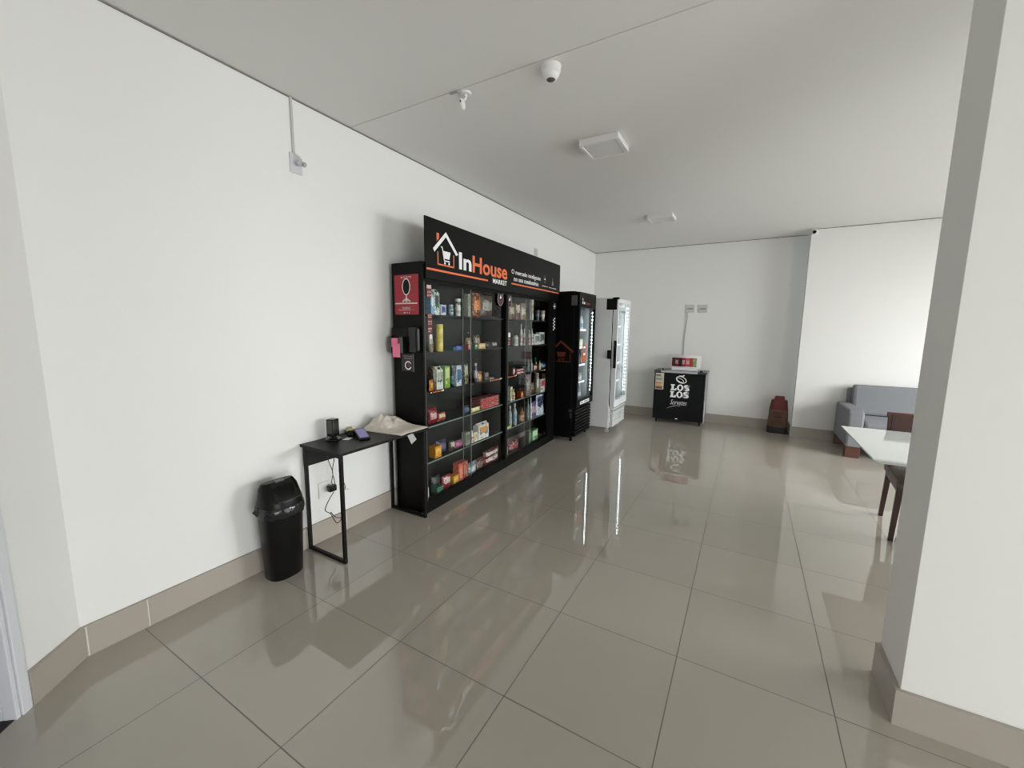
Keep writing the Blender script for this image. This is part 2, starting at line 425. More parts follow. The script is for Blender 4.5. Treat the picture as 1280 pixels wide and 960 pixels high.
def oval(root, y, z, ry=.052, rz=.055, x=-.0145):
    o = disc(y, z, ry*1.15, rz*1.28, x, x+.001).obj('round_sticker', mat('black_sticker', (.012, .008, .008), .4), root)
    ring(None, y, z, ry*1.15, rz*1.28, .005, .005, x+.001, x+.0018).obj('sticker_border', PINKT, o)
    MB().prism([(y-.018, z), (y+.004, z+.045), (y+.022, z+.005), (y+.008, z+.002), (y+.004, z+.012), (y-.006, z-.004)], None, x+.001, x+.0018).obj('sticker_figure', TXTW, o)
    MB().box(x+.001, x+.0016, y-.03, y+.03, z-.035, z-.018).obj('sticker_caption', MAROON, o)
oval(cab1, 1.225, 1.848); oval(cab2, .046+.03, 1.838, .045)
# strips of small stickers at the left edge of each first door
rs = random.Random(3)
def strip(root, y0, z_top, items):
    z = z_top
    for hgt, m_, nm in items:
        MB().box(-.0155, -.0148, y0, y0+.055, z-hgt, z).obj(nm, m_, root)
        if m_ is MAROON:
            marks('sticker_print', PINKT, root, line_of_marks(y0+.006, y0+.05, z-hgt*.42, z-hgt*.2, 6, rs)+line_of_marks(y0+.006, y0+.05, z-hgt*.8, z-hgt*.6, 6, rs), 'x', -.0147)
        z -= hgt+.006
strip(cab1, .072, 1.88, [(.028, PINKT, 'notice_sticker'), (.065, MAROON, 'notice_sticker')])
strip(cab1, .076, 1.655, [(.04, MAROON, 'notice_sticker'), (.05, MAROON, 'notice_sticker'), (.055, MAROON, 'notice_sticker')])
MB().box(-.0155, -.0148, .10, .128, 1.452, 1.49).obj('notice_sticker', PRICE, cab1)
strip(cab2, .045, 1.50, [(.05, PRICE, 'notice_sticker'), (.03, MAROON, 'notice_sticker'), (.05, MAROON, 'notice_sticker')])
# promotion strips on the edge of the third shelf, price strip at the foot
def promo(root, y0, y1, z0, z1):
    o = marks('shelf_strip', BLACKG, root, [(y0-.01, y1+.01, z0-.004, z1+.004)], 'x', -.037)
    n = 12; w_ = (y1-y0)/n
    marks('strip_lettering', TXTO, o, [(y0+w_*i, y0+w_*(i+.7), z0, z1) for i in range(2, 10)], 'x', -.0358)
    marks('strip_lettering', TXTW, o, [(y0, y0+w_*1.2, z0+.002, z1-.002), (y1-w_*1.4, y1, z0, z1+.004), (y0+w_*9.9, y0+w_*10.4, z0, z1)], 'x', -.0358)
promo(cab1, .12, .30, 1.0005, 1.012); promo(cab1, 1.06, 1.30, 1.0005, 1.012)
promo(cab2, .05, .30, 1.0005, 1.012); promo(cab2, .98, 1.10, 1.0005, 1.012)
marks('price_strip', PRICE, cab1, [(.036, .052, .13, .215)], 'x', -.0148)
marks('price_strip', PRICE, cab2, [(.036, .060, .13, .225)], 'x', -.0148)
# wordmarks on the blank panel of the right cabinet
ring(None, 1.285, 1.845, .034, .036, .006, .006, 0, .0012).obj('panel_emblem', PINKT, cab2)
marks('panel_lettering', TXTW, cab2, [(1.262, 1.308, 1.838, 1.852)] + [(1.25+.03*(k % 2), 1.272+.035*(k % 2)+.01, 1.53+k*.021, 1.544+k*.021) for k in range(8)], 'x', 0)

# red poster, tissue dispenser, black receiver and sticker on the left side panel of the first cabinet (plane facing -Y)
sroot = cab1
RED = mat('crimson_poster', (.33, .012, .024), .35)
def sidebox(nm, m_, x0, x1, z0, z1, th=.002, parent=None, y=0, bevel=0):
    # x measured from the cabinet front plane at world x=.366
    return MB().box(x0-.366, x1-.366, y-th, y, z0, z1).obj(nm, m_, parent or sroot, bevel=bevel)
ps = sidebox('poster', RED, .079, .331, 1.645, 1.956)
o = MB(); cx, cz = .205-.366, 1.862
ring(None, cx, cz, .043, .066, .009, .009, -.0028, -.002, plane='y').obj('poster_loop', mat('pale_silver_print', (.62, .56, .54), .4), ps)
disc(cx, cz, .034, .057, -.0026, -.002, plane='y').obj('poster_oval', BLACKM, ps)
MB().prism([(cx-.006, 1.798), (cx+.006, 1.798), (cx+.006, 1.776), (cx+.045, 1.750), (cx+.036, 1.742), (cx+.012, 1.758), (cx+.010, 1.744), (cx-.010, 1.744), (cx-.012, 1.758), (cx-.036, 1.742), (cx-.045, 1.750), (cx-.006, 1.776)], None, -.0028, -.002, 'xz').obj('poster_stem', MATS['pale_silver_print'], ps)
marks('poster_stripe', MATS['pale_silver_print'], ps, [(.085-.366, .318-.366, 1.728, 1.738)], 'y', -.002)
rr = random.Random(5); L_ = []
for z in (1.938, 1.930): L_ += line_of_marks(.15-.366, .26-.366, z, z+.005, 14, rr)
for z, a, b_ in ((1.700, .155, .25), (1.690, .165, .24), (1.680, .12, .29)): L_ += line_of_marks(a-.366, b_-.366, z, z+.005, 16, rr)
marks('poster_lettering', MATS['pale_silver_print'], ps, L_, 'y', -.002)
text_mesh('poster_title', 'Tissue', MATS['pale_silver_print'], ps, (.18-.366, .235-.366, 1.655, 1.667), 'y', -.002, .01) if False else marks('poster_title', MATS['pale_silver_print'], ps, line_of_marks(.175-.366, .24-.366, 1.655, 1.667, 6, rr), 'y', -.002)

hd = empty('card_holder', CM @ Vector((-.366+.137, -.001, 1.34)), CA, 'black card holder on the cabinet side holding pink slips', 'holder')
MB().box(-.09, .085, -.012, 0, 0, .20).box(-.09, -.075, -.05, -.012, .0, .13).box(.05, .065, -.05, -.012, .0, .13).box(-.075, .05, -.05, -.012, 0, .012).obj('back_plate', BLACKM, hd, bevel=.002)
MB().box(-.094, -.060, -.054, -.050, .0, .125).box(.026, .066, -.054, -.050, .0, .125).obj('side_clip', mat('dark_grey_metal', (.10, .10, .10), .35, metal=.6), hd)
PINK = mat('pink_paper', (.85, .20, .33), .6)
ps1 = empty('pink_slips', CM @ Vector((-.366+.125, -.030, 1.34)), CA, 'pink paper slips sticking out of the black card holder', 'paper')
MB().box(-.055, .02, -.020, -.012, .045, .118).obj('upper_slip', PINK, ps1)
MB().box(-.028, .05, -.030, -.026, -.035, .075).obj('lower_slip', PINK, ps1)
hs = empty('card_reader_box', CM @ Vector((-.366+.300, -.001, 1.345)), CA, 'tall rounded black reader box beside the card holder on cabinet side', 'reader')
MB().box(-.052, .050, -.045, 0, 0, .205).obj('housing', BLACKG, hs, bevel=.018)
MB().box(-.030, .030, -.0465, -.0445, .05, .17).obj('front_panel', BLACKG, hs)
st = sidebox('notice_card', mat('black_notice_card', (.02, .02, .02), .5), .135, .268, 1.19, 1.335)
ring(None, .207-.366, 1.238, .036, .036, .010, .010, -.0028, -.002, plane='y').obj('notice_ring', TXTW, st)
disc(.207-.366+.012, 1.243, .018, .018, -.0034, -.0028, plane='y').obj('notice_dot', MAROON, st)
marks('notice_gap', MATS['black_notice_card'], st, [(.226-.366, .25-.366, 1.228, 1.25)], 'y', -.0029)
marks('notice_lettering', mat('dim_print', (.30, .28, .27), .5), st, line_of_marks(.155-.366, .255-.366, 1.310, 1.318, 10, rr)+line_of_marks(.165-.366, .25-.366, 1.292, 1.300, 10, rr), 'y', -.002)
marks('notice_edge', mat('dim_print', (.3, .28, .27)), st, [(.263-.366, .268-.366, 1.19, 1.335)], 'y', -.0021)

# ------------------------------------------------------------------ header sign
sg = empty('header_sign', CM @ Vector((0.002, 0, 0)), CA, 'long black shop sign board reading InHouse Market above the cabinets', 'sign')
MB().box(0, .012, .03, 2.765, 1.925, 2.392).obj('sign_board', mat('sign_black', (.004, .004, .004), .38, spec=.16), sg, bevel=.001)
SX = .012
def stroke(b, p, q, w_, d0=SX, d1=SX+.0015):
    p = Vector(p); q = Vector(q); d = (q-p).normalized(); n = Vector((-d.y, d.x))*w_/2
    return b.prism([tuple(p+n), tuple(p-n), tuple(q-n), tuple(q+n)], None, d0, d1)
b = MB(); b.prism([(.120, 2.165), (.286, 2.318), (.452, 2.165), (.425, 2.150), (.286, 2.278), (.138, 2.140)], None, SX, SX+.0015); b.obj('roof_logo', TXTW, sg)
b = MB(); stroke(b, (.180, 2.150), (.180, 2.045), .012); stroke(b, (.174, 2.051), (.396, 2.051), .012); stroke(b, (.390, 2.045), (.390, 2.150), .012)
b.prism([(.166, 2.225), (.166, 2.292), (.198, 2.292), (.198, 2.254)], None, SX, SX+.0015); b.obj('house_outline_logo', TXTO, sg)
b = MB(); b.prism([(.245, 2.165), (.345, 2.165), (.330, 2.105), (.262, 2.105)], None, SX, SX+.0015)
stroke(b, (.220, 2.192), (.238, 2.192), .010); stroke(b, (.236, 2.194), (.262, 2.088), .010); stroke(b, (.258, 2.088), (.335, 2.088), .010)
for cyy in (.270, .325): b.prism([(cyy+.011*math.cos(k*PI/6), 2.070+.011*math.sin(k*PI/6)) for k in range(12)], None, SX, SX+.0015)
b.obj('cart_logo', TXTW, sg)
text_mesh('lettering', 'In', TXTW, sg, (.465, .655, 2.048, 2.192), 'x', SX, .028)
text_mesh('lettering', 'House', TXTO, sg, (.672, 1.314, 2.045, 2.195), 'x', SX, .024)
text_mesh('lettering', 'MARKET', TXTW, sg, (1.026, 1.305, 1.985, 2.032), 'x', SX, .024)
text_mesh('lettering', 'O mercado inteligente', TXTW, sg, (1.407, 2.145, 2.110, 2.172), 'x', SX, .012)
text_mesh('lettering', 'no seu condomínio', TXTW, sg, (1.462, 2.088, 2.052, 2.103), 'x', SX, .012)
marks('stripe', TXTO, sg, [(.04, .937, 1.993, 2.009), (1.408, 2.757, 2.014, 2.028)], 'x', SX)
DIM = mat('dim_pink_print', (.25, .20, .19), .5)
b = ring(None, 2.27, 2.155, .030, .046, .004, .004, SX, SX+.0012); b.obj('icon', DIM, sg)
marks('icon', TXTW, sg, [(2.255, 2.288, 2.148, 2.166)], 'x', SX+.0002)
MB().prism([(2.49, 2.105), (2.545, 2.105), (2.535, 2.150), (2.525, 2.152), (2.522, 2.195), (2.512, 2.195), (2.510, 2.152), (2.50, 2.150)], None, SX, SX+.0012).obj('icon', DIM, sg)
rr = random.Random(9)
marks('caption', TXTW, sg, line_of_marks(2.19, 2.36, 2.066, 2.078, 12, rr)+line_of_marks(2.40, 2.645, 2.064, 2.076, 16, rr), 'x', SX)

# ------------------------------------------------------------------ groceries on the shelves
# shelf, kind, depth, inset, u0, u1, z0, z1, ground, panel, marks, words
PRODUCTS = [
('L1', 'carton', 0.06, 0.043, 0.154, 0.196, 1.651, 1.82, '8fb4d8', 'e8eef5', '5577aa', 'pale blue and white milk carton, leftmost'),
('L1', 'carton', 0.06, 0.043, 0.198, 0.263, 1.651, 1.859, 'e9efe8', '2f7d55', '444444', 'tall white and green milk carton'),
('L1', 'box', 0.05, 0.043, 0.285, 0.352, 1.651, 1.738, 'e8e8f2', '33508c', '7a6fae', 'small white box with a blue band'),
('L1', 'jar', 0.047, 0.043, 0.426, 0.473, 1.651, 1.746, '6d8796', 'a9bdc6', '39505c', 'greyish blue glass jar'),
('L1', 'tub', 0.055, 0.043, 0.533, 0.588, 1.651, 1.729, 'efe9e4', 'b9a9a4', 'c9c0bb', 'lower white tub of a stack of two'),
('L1', 'tub', 0.055, 0.043, 0.533, 0.588, 1.73, 1.805, 'efe9e4', '3a3a3a', 'c9c0bb', 'upper white tub of a stack of two'),
('L1', 'box', 0.05, 0.043, 0.678, 0.72, 1.651, 1.857, 'cfcbb8', 'a9ab97', '8d8a72', 'tall cream coloured packet behind the door overlap'),
('L1', 'bag', 0.09, 0.04, 0.799, 0.943, 1.651, 1.882, '7a3018', 'd97a2a', 'e8c9a0', 'orange and brown snack bag'),
('L1', 'bag', 0.09, 0.04, 0.945, 1.172, 1.651, 1.873, '4a3430', 'a8a29a', '5e5149', 'brown snack bag with a silver oval print'),
('L2', 'pouch', 0.05, 0.068, 0.172, 0.231, 1.341, 1.487, '6b5238', 'b8b4ad', '8f7a5a', 'brown pouch beside the yellow cans'),
('L2', 'can', 0.065, 0.04, 0.259, 0.324, 1.341, 1.456, 'e0cf5c', 'e9e08e', 'd99a3a', 'lower yellow can of a stack of two'),
('L2', 'can', 0.065, 0.04, 0.259, 0.324, 1.457, 1.573, 'e0cf5c', 'e9e08e', 'd99a3a', 'upper yellow can of a stack of two'),
('L2', 'box', 0.08, 0.043, 0.449, 0.491, 1.341, 1.373, '1f4a50', '2d6a70', '16363a', 'low dark teal box'),
('L2', 'box', 0.08, 0.043, 0.493, 0.581, 1.341, 1.383, '3552a8', '5d77c9', '2a3e80', 'low blue sweets box'),
('L2', 'box', 0.07, 0.043, 0.68, 0.722, 1.341, 1.396, 'd4485a', 'f2b6bb', 'e4808b', 'small pink and red box'),
('L2', 'box', 0.06, 0.04, 0.792, 0.834, 1.341, 1.39, '3f7a55', 'd6e6d0', '2b5a3c', 'small green and white box'),
('L2', 'box', 0.05, 0.043, 0.858, 0.985, 1.341, 1.396, 'd2a868', 'efd9ae', '8f6a38', 'cream coloured rectangular box'),
('L2', 'bag', 0.06, 0.043, 1.01, 1.124, 1.341, 1.408, '2f2625', '544643', '1f1918', 'small dark brown packet'),
('L2', 'bag', 0.06, 0.043, 1.134, 1.254, 1.341, 1.401, '2c2524', 'b3b0ae', '1f1918', 'small dark packet with a white mark'),
('L2', 'bag', 0.07, 0.063, 0.724, 0.79, 1.341, 1.451, 'c9a878', 'efe0c4', '8b6a3c', 'beige and cream bag'),
('L2', 'bag', 0.08, 0.097, 0.894, 1.008, 1.341, 1.478, '33241c', 'a3927e', 'cfc6ba', 'dark brown bag with white print, standing'),
('L3', 'carton', 0.06, 0.053, 0.177, 0.219, 1.016, 1.223, '3a3a38', '8b8b86', 'c9822c', 'dark grey carton with an orange base, leftmost'),
('L3', 'bag', 0.03, 0.04, 0.125, 0.175, 1.016, 1.112, 'c9761c', 'f0b450', '7a3d10', 'round orange snack bag'),
('L3', 'carton', 0.06, 0.053, 0.226, 0.31, 1.016, 1.214, 'e9ede6', '3b4a3e', 'b8b8a8', 'white carton with a dark green band'),
('L3', 'box', 0.07, 0.048, 0.33, 0.405, 1.016, 1.211, '7fae4a', 'c9d9a4', 'b02c50', 'green box with a crimson foot'),
('L3', 'bottle', 0.032, 0.058, 0.45, 0.492, 1.016, 1.211, '17414a', '4d8a92', '7c98a0', 'dark teal bottle'),
('L3', 'box', 0.05, 0.043, 0.494, 0.576, 1.016, 1.203, 'd9d9e4', '3d6f9a', '22364f', 'tall blue and white box'),
('L3', 'pouch', 0.05, 0.048, 0.649, 0.715, 1.016, 1.207, '3a2c26', 'd9ccb4', 'e6d7a4', 'dark brown pouch with cream label behind door overlap'),
('L3', 'jar', 0.039, 0.053, 0.823, 0.865, 1.016, 1.203, '57496a', 'b8b0c4', 'cfcbd6', 'purple jar with white bands'),
('L3', 'pouch', 0.05, 0.043, 0.867, 0.95, 1.016, 1.118, '8b5a2c', 'e3b277', '3f2614', 'orange brown pouch with a dark notch'),
('L3', 'box', 0.06, 0.048, 0.975, 1.055, 1.016, 1.097, '3b3330', '9c8c80', '5c4f48', 'small brown box beside the orange brown pouch'),
('L3', 'box', 0.09, 0.043, 1.057, 1.158, 1.016, 1.038, '55504a', 'b1aa9e', '7a746b', 'flat grey box, rightmost'),
('L4', 'bag', 0.09, 0.04, 0.142, 0.25, 0.726, 0.863, '7d1822', 'e3b0b4', 'a8323c', 'big crimson bag with a pale round print'),
('L4', 'bag', 0.08, 0.043, 0.26, 0.368, 0.726, 0.804, '8f2024', 'e8c4a8', 'c9a27c', 'red bag with cream print'),
('L4', 'bag', 0.06, 0.043, 0.637, 0.72, 0.726, 0.806, '262b4e', '6a72a4', 'aab0cc', 'dark blue bag'),
('L4', 'box', 0.12, 0.043, 0.892, 1.253, 0.726, 0.761, '8f1420', 'c92a34', 'e8d6ce', 'lowest red chocolate box of a stack of four'),
('L4', 'box', 0.12, 0.043, 0.892, 1.253, 0.762, 0.788, '8f1420', 'c92a34', 'e8d6ce', 'second lowest red chocolate box of a stack of four'),
('L4', 'box', 0.12, 0.043, 0.892, 1.253, 0.789, 0.815, '8f1420', 'c92a34', 'e8d6ce', 'second highest red chocolate box of a stack of four'),
('L4', 'box', 0.12, 0.043, 0.892, 1.253, 0.816, 0.837, '8f1420', 'c92a34', 'e8d6ce', 'topmost red chocolate box of a stack of four'),
('L4', 'bag', 0.02, 0.04, 0.739, 0.89, 0.726, 0.77, 'd9cf4a', 'f2efe2', 'b8b2a2', 'flat yellow and white packet before the red boxes'),
('L5', 'bag', 0.05, 0.083, 0.268, 0.409, 0.421, 0.543, '3a3352', '6d6a86', '4f4a6a', 'dull purple packet behind the orange box'),
('L5', 'box', 0.07, 0.043, 0.179, 0.266, 0.421, 0.525, 'dc8f2a', 'f4c04e', 'b3641a', 'bright orange box with brown print'),
('L5', 'bag', 0.06, 0.043, 0.411, 0.48, 0.421, 0.514, '3c382f', 'd8d2be', '6f6a52', 'dark packet with white marks'),
('L5', 'bag', 0.06, 0.043, 0.485, 0.614, 0.421, 0.497, '7a2450', 'b8508a', 'd9a4c0', 'magenta packet'),
('L5', 'box', 0.05, 0.043, 0.636, 0.706, 0.421, 0.549, 'b8b4a6', '8b8a80', 'c9c5bc', 'grey and cream packet behind the door overlap'),
('L5', 'bottle', 0.034, 0.043, 0.742, 0.784, 0.421, 0.543, 'efd9d6', 'cc4460', 'f4efe9', 'white bottle with a pink base'),
('L5', 'box', 0.05, 0.043, 0.786, 0.842, 0.421, 0.518, 'ece2c8', 'cbb37c', 'efe9dc', 'small cream coloured box'),
('L5', 'carton', 0.07, 0.043, 0.858, 1.05, 0.421, 0.588, 'e6ebee', '2f7fae', 'e59a3c', 'white drink carton with blue band and orange base'),
('L6', 'box', 0.07, 0.043, 0.196, 0.285, 0.091, 0.111, '1f4a3a', '3f8a6c', '9ccab4', 'lowest dark green box of a stack of three'),
('L6', 'box', 0.07, 0.043, 0.196, 0.285, 0.112, 0.132, '1f4a3a', '3f8a6c', '9ccab4', 'middle dark green box of a stack of three'),
('L6', 'box', 0.07, 0.043, 0.196, 0.285, 0.133, 0.153, '1f4a3a', '3f8a6c', '9ccab4', 'topmost dark green box of a stack of three'),
('L6', 'bag', 0.05, 0.04, 0.287, 0.412, 0.091, 0.217, 'a01e32', 'f0dcdc', '6c1424', 'red bag with a white splash'),
('L6', 'box', 0.06, 0.043, 0.433, 0.515, 0.091, 0.181, 'd9952c', 'f0c65e', 'a86a1c', 'yellow orange box'),
('L6', 'box', 0.07, 0.043, 0.517, 0.665, 0.091, 0.273, 'd4543c', 'f08f74', 'f2b8a0', 'tall coral red box'),
('L6', 'bag', 0.06, 0.117, 0.24, 0.364, 0.091, 0.208, '3c3f3a', '6f746c', '8f948b', 'dark grey green bag at the back'),
('L6', 'bag', 0.07, 0.04, 0.674, 0.847, 0.091, 0.219, '8f95a4', 'e4e6ea', '5a5f70', 'silver grey bag'),
('L6', 'bag', 0.1, 0.043, 0.849, 1.004, 0.091, 0.209, '4a1c20', '8a6a64', 'b8a49c', 'dark maroon bag beside the silver bag'),
('L6', 'bag', 0.1, 0.04, 1.006, 1.325, 0.091, 0.175, '7a1620', 'f2dede', '3c1014', 'lower maroon bag with a white end'),
('L6', 'bag', 0.1, 0.04, 1.006, 1.325, 0.176, 0.252, '6a1a22', 'f2dede', '8c9488', 'upper maroon bag with a white end'),
('R1', 'pouch', 0.05, 0.043, 1.499, 1.639, 1.651, 1.827, '5a3a28', 'cfc0aa', '7a5238', 'brown coffee pouch, leftmost'),
('R1', 'pouch', 0.05, 0.043, 1.653, 1.777, 1.651, 1.828, '4e3526', 'd6c8b4', '7a5238', 'brown coffee pouch, second from the left'),
('R1', 'pouch', 0.05, 0.043, 1.787, 1.919, 1.651, 1.84, '8a7460', 'efe6da', 'a8794c', 'brown and white coffee pouch beside the white canister'),
('R1', 'can', 0.061, 0.043, 2.046, 2.107, 1.651, 1.895, 'efe9dc', 'b39a5c', '2c4a78', 'tall white canister with gold and navy bands'),
('R1', 'tub', 0.054, 0.043, 2.223, 2.277, 1.651, 1.778, '58606f', '8a8f9a', '3d4452', 'dull blue grey tub'),
('R1', 'tub', 0.061, 0.043, 2.381, 2.443, 1.651, 1.78, 'b8ada4', 'efeae4', 'c08a7c', 'pale tub with a white rim, rightmost'),
('R2', 'jar', 0.069, 0.043, 1.646, 1.714, 1.346, 1.471, 'd9dccf', '9aa890', 'bda89c', 'pale jar with a white lid, leftmost'),
('R2', 'bottle', 0.037, 0.043, 1.77, 1.812, 1.346, 1.599, 'd6e0d6', 'c98a8c', 'b8c4b8', 'slim white pump bottle, the tallest'),
('R2', 'bottle', 0.031, 0.043, 1.849, 1.891, 1.346, 1.541, 'efefef', 'b04a50', 'e0e0e0', 'white bottle with a red label'),
('R2', 'bottle', 0.033, 0.043, 1.981, 2.023, 1.346, 1.531, 'e3cfd2', 'b86a80', 'efe6e8', 'left pale pink bottle of a pair'),
('R2', 'bottle', 0.034, 0.043, 2.062, 2.104, 1.346, 1.543, 'efe4e6', 'c48a98', 'b8a4aa', 'right pale pink bottle of a pair'),
('R2', 'box', 0.06, 0.04, 2.11, 2.287, 1.346, 1.48, 'd6d8d4', '8a8f8c', 'efefec', 'white box with grey print'),
('R2', 'box', 0.05, 0.068, 2.313, 2.488, 1.346, 1.502, 'e3e5e0', '6f7672', 'b9bcb6', 'white box behind with dark print'),
('R2', 'tub', 0.052, 0.122, 2.59, 2.63, 1.346, 1.449, 'c48a92', 'efd6d8', 'b0606c', 'small rose pink tub, rightmost'),
('R3', 'box', 0.06, 0.043, 1.569, 1.62, 1.016, 1.098, '5c4438', 'f0efec', '8a6a5a', 'brown box with a white emblem, leftmost'),
('R3', 'box', 0.08, 0.04, 1.639, 1.844, 1.016, 1.047, '8a2630', 'efd4d6', 'b8505a', 'lower red and white flat packet of a pair'),
('R3', 'box', 0.08, 0.04, 1.639, 1.844, 1.048, 1.075, '8a2630', 'efd4d6', 'b8505a', 'upper red and white flat packet of a pair'),
('R3', 'box', 0.08, 0.093, 1.909, 2.027, 1.016, 1.083, '1c2422', '3a4a48', '8fa0a0', 'dark box behind with a pale edge'),
('R3', 'bottle', 0.035, 0.043, 1.972, 2.014, 1.016, 1.182, '9aa8a8', 'c4cfcf', '7a8a8a', 'left clear bottle of a pair'),
('R3', 'bottle', 0.031, 0.043, 2.052, 2.094, 1.016, 1.173, 'a4aeae', 'ccd6d6', '5d6b6b', 'right clear bottle of a pair'),
('R3', 'bottle', 0.043, 0.063, 2.223, 2.266, 1.016, 1.179, '1f5a3c', 'a8c4b4', '2c7a52', 'green topped bottle at the back'),
('R3', 'box', 0.05, 0.04, 2.096, 2.214, 1.016, 1.097, '7a2430', 'e6c8cc', '4c141c', 'dark red box with a pale emblem'),
('R3', 'bottle', 0.035, 0.043, 2.303, 2.345, 1.016, 1.134, 'd6cf8a', 'efe9bc', 'a8a05c', 'pale yellow bottle'),
('R3', 'bag', 0.07, 0.043, 2.364, 2.567, 1.016, 1.106, '3a4468', '8f9abc', '22283f', 'blue grey bag, rightmost'),
('R4', 'box', 0.05, 0.043, 1.519, 1.561, 0.716, 0.888, 'e9e4cf', 'd6b84a', '6f7a8f', 'white and yellow box, leftmost'),
('R4', 'bottle', 0.033, 0.043, 1.594, 1.636, 0.716, 0.85, 'efe4dc', 'c9603c', 'e0b8a4', 'white bottle with an orange label'),
('R4', 'box', 0.06, 0.043, 1.773, 1.838, 0.716, 0.8, 'b84a1c', 'e8a878', '6c2810', 'small bright orange box'),
('R4', 'pouch', 0.05, 0.043, 1.951, 2.052, 0.716, 0.983, 'b88a8e', 'efdcdc', '8a5a5e', 'dusty pink pouch'),
('R4', 'bag', 0.05, 0.063, 2.101, 2.218, 0.716, 0.867, '5a4c3c', '8f8064', '3f3528', 'olive brown packet'),
('R4', 'can', 0.065, 0.043, 2.232, 2.297, 0.716, 0.98, '8f8468', 'e6e6e0', '5c5444', 'gold and white can'),
('R4', 'bag', 0.04, 0.112, 2.346, 2.464, 0.716, 0.821, '6a2c40', 'd6b0bc', '9c5068', 'plum coloured packet'),
('R4', 'box', 0.05, 0.04, 2.324, 2.462, 0.716, 0.89, 'efe6e2', 'b8404c', '5a4444', 'white box with red and dark print'),
('R4', 'box', 0.05, 0.053, 2.498, 2.575, 0.716, 0.946, 'b08a60', 'dcc09a', '7a5a3a', 'tall tan box, rightmost'),
('R5', 'bottle', 0.044, 0.043, 1.525, 1.569, 0.411, 0.665, 'aab4b4', '8f9a9a', 'd6dcdc', 'clear grey bottle, leftmost'),
('R5', 'bottle', 0.058, 0.043, 1.641, 1.699, 0.411, 0.67, '9aa6a4', '3c86a8', 'c4d0ce', 'clear bottle with a blue label'),
('R5', 'box', 0.03, 0.04, 1.42, 1.520, 0.411, 0.44, 'c4c43c', 'e6e6a0', '9a9a2c', 'flat yellow green packet at the front edge'),
('R5', 'bottle', 0.08, 0.043, 1.832, 1.912, 0.411, 0.588, 'a8683c', 'efc09c', '7a4424', 'orange brown bottle'),
('R5', 'bottle', 0.035, 0.043, 1.98, 2.022, 0.411, 0.68, 'a4b0b4', 'd0d8dc', '7c888c', 'left pale grey tall bottle of a pair'),
('R5', 'bottle', 0.031, 0.043, 2.056, 2.098, 0.411, 0.68, 'e0e4e8', 'a8b4bc', 'c4ccd4', 'right white tall bottle of a pair'),
('R5', 'pouch', 0.05, 0.043, 2.1, 2.259, 0.411, 0.621, '4a3a66', 'c9a0b0', '9a88b4', 'purple refill pouch'),
('R5', 'pouch', 0.07, 0.04, 2.261, 2.507, 0.411, 0.68, 'e0e4ea', '1c2a4c', '8494b0', 'large white and navy pouch'),
('R6', 'bag', 0.12, 0.04, 1.564, 1.823, 0.091, 0.217, '5c1820', 'a84c54', 'd6a8a8', 'dark red bag with pale streaks, leftmost'),
('R6', 'box', 0.05, 0.048, 2.01, 2.087, 0.091, 0.267, '4c5c4a', '8fa08c', '2e3a2c', 'dark green and grey box'),
('R6', 'box', 0.05, 0.043, 2.107, 2.275, 0.091, 0.252, '5c9a5c', 'd0e8cc', '8a9a5c', 'bright green box with white print'),
('R6', 'bag', 0.05, 0.043, 2.506, 2.598, 0.091, 0.147, '6a6e72', 'a4a8ac', '4c5054', 'small grey packet, rightmost'),
]
def pillow(D, W, Hh, seed, crimp=True, pouch=False):
    """sealed bag: broad face along Y, thickness along X"""
    b = MB(); ny, nz = 9, 11; vs = []; rnd = random.Random(seed)
    for side in (1, -1):
        for j in range(nz+1):
            for i in range(ny+1):
                a = i/ny; c = j/nz
                prof = (math.sin(PI*a)**.5)
                if pouch: v_ = (1-c)**.7*.95+.05 if c > .1 else .9
                else: v_ = math.sin(PI*min(1, max(0, c)))**.55
                t = D/2*prof*v_
                p = Vector((side*t, (a-.5)*W*(1-.06*math.sin(PI*c)), c*Hh))
                nn = mnoise.noise(Vector((a*4+seed, c*4, side*3.)))
                p.x += side*nn*.12*D*prof*(1 if not pouch else .6)
                p.y += .02*W*mnoise.noise(Vector((c*6, seed, side)))*0
                vs.append(p)
    n1 = (ny+1)*(nz+1); fs = []
    for s_ in (0, 1):
        for j in range(nz):
            for i in range(ny):
                q = s_*n1+j*(ny+1)+i; f = (q, q+1, q+ny+2, q+ny+1); fs.append(f if s_ == 0 else f[::-1])
    def edge(idx):
        for k in range(len(idx)-1): fs.append((idx[k], idx[k+1], n1+idx[k+1], n1+idx[k]))
    edge([j*(ny+1) for j in range(nz+1)]); edge([j*(ny+1)+ny for j in range(nz+1)])
    edge(list(range(ny+1))); edge([nz*(ny+1)+i for i in range(ny+1)])
    b.add(vs, fs, True)
    return b
ORD = {1: 'top', 2: 'second', 3: 'third', 4: 'fourth', 5: 'fifth', 6: 'bottom'}
NAMES = {'carton': ('drink_carton', 'carton'), 'box': ('product_box', 'box'), 'bag': ('food_bag', 'bag'), 'pouch': ('food_pouch', 'pouch'),
         'can': ('food_can', 'can'), 'jar': ('food_jar', 'jar'), 'tub': ('food_tub', 'tub'), 'bottle': ('product_bottle', 'bottle')}
cnt = {}
for p in PRODUCTS: cnt[(p[0], p[1])] = cnt.get((p[0], p[1]), 0)+1
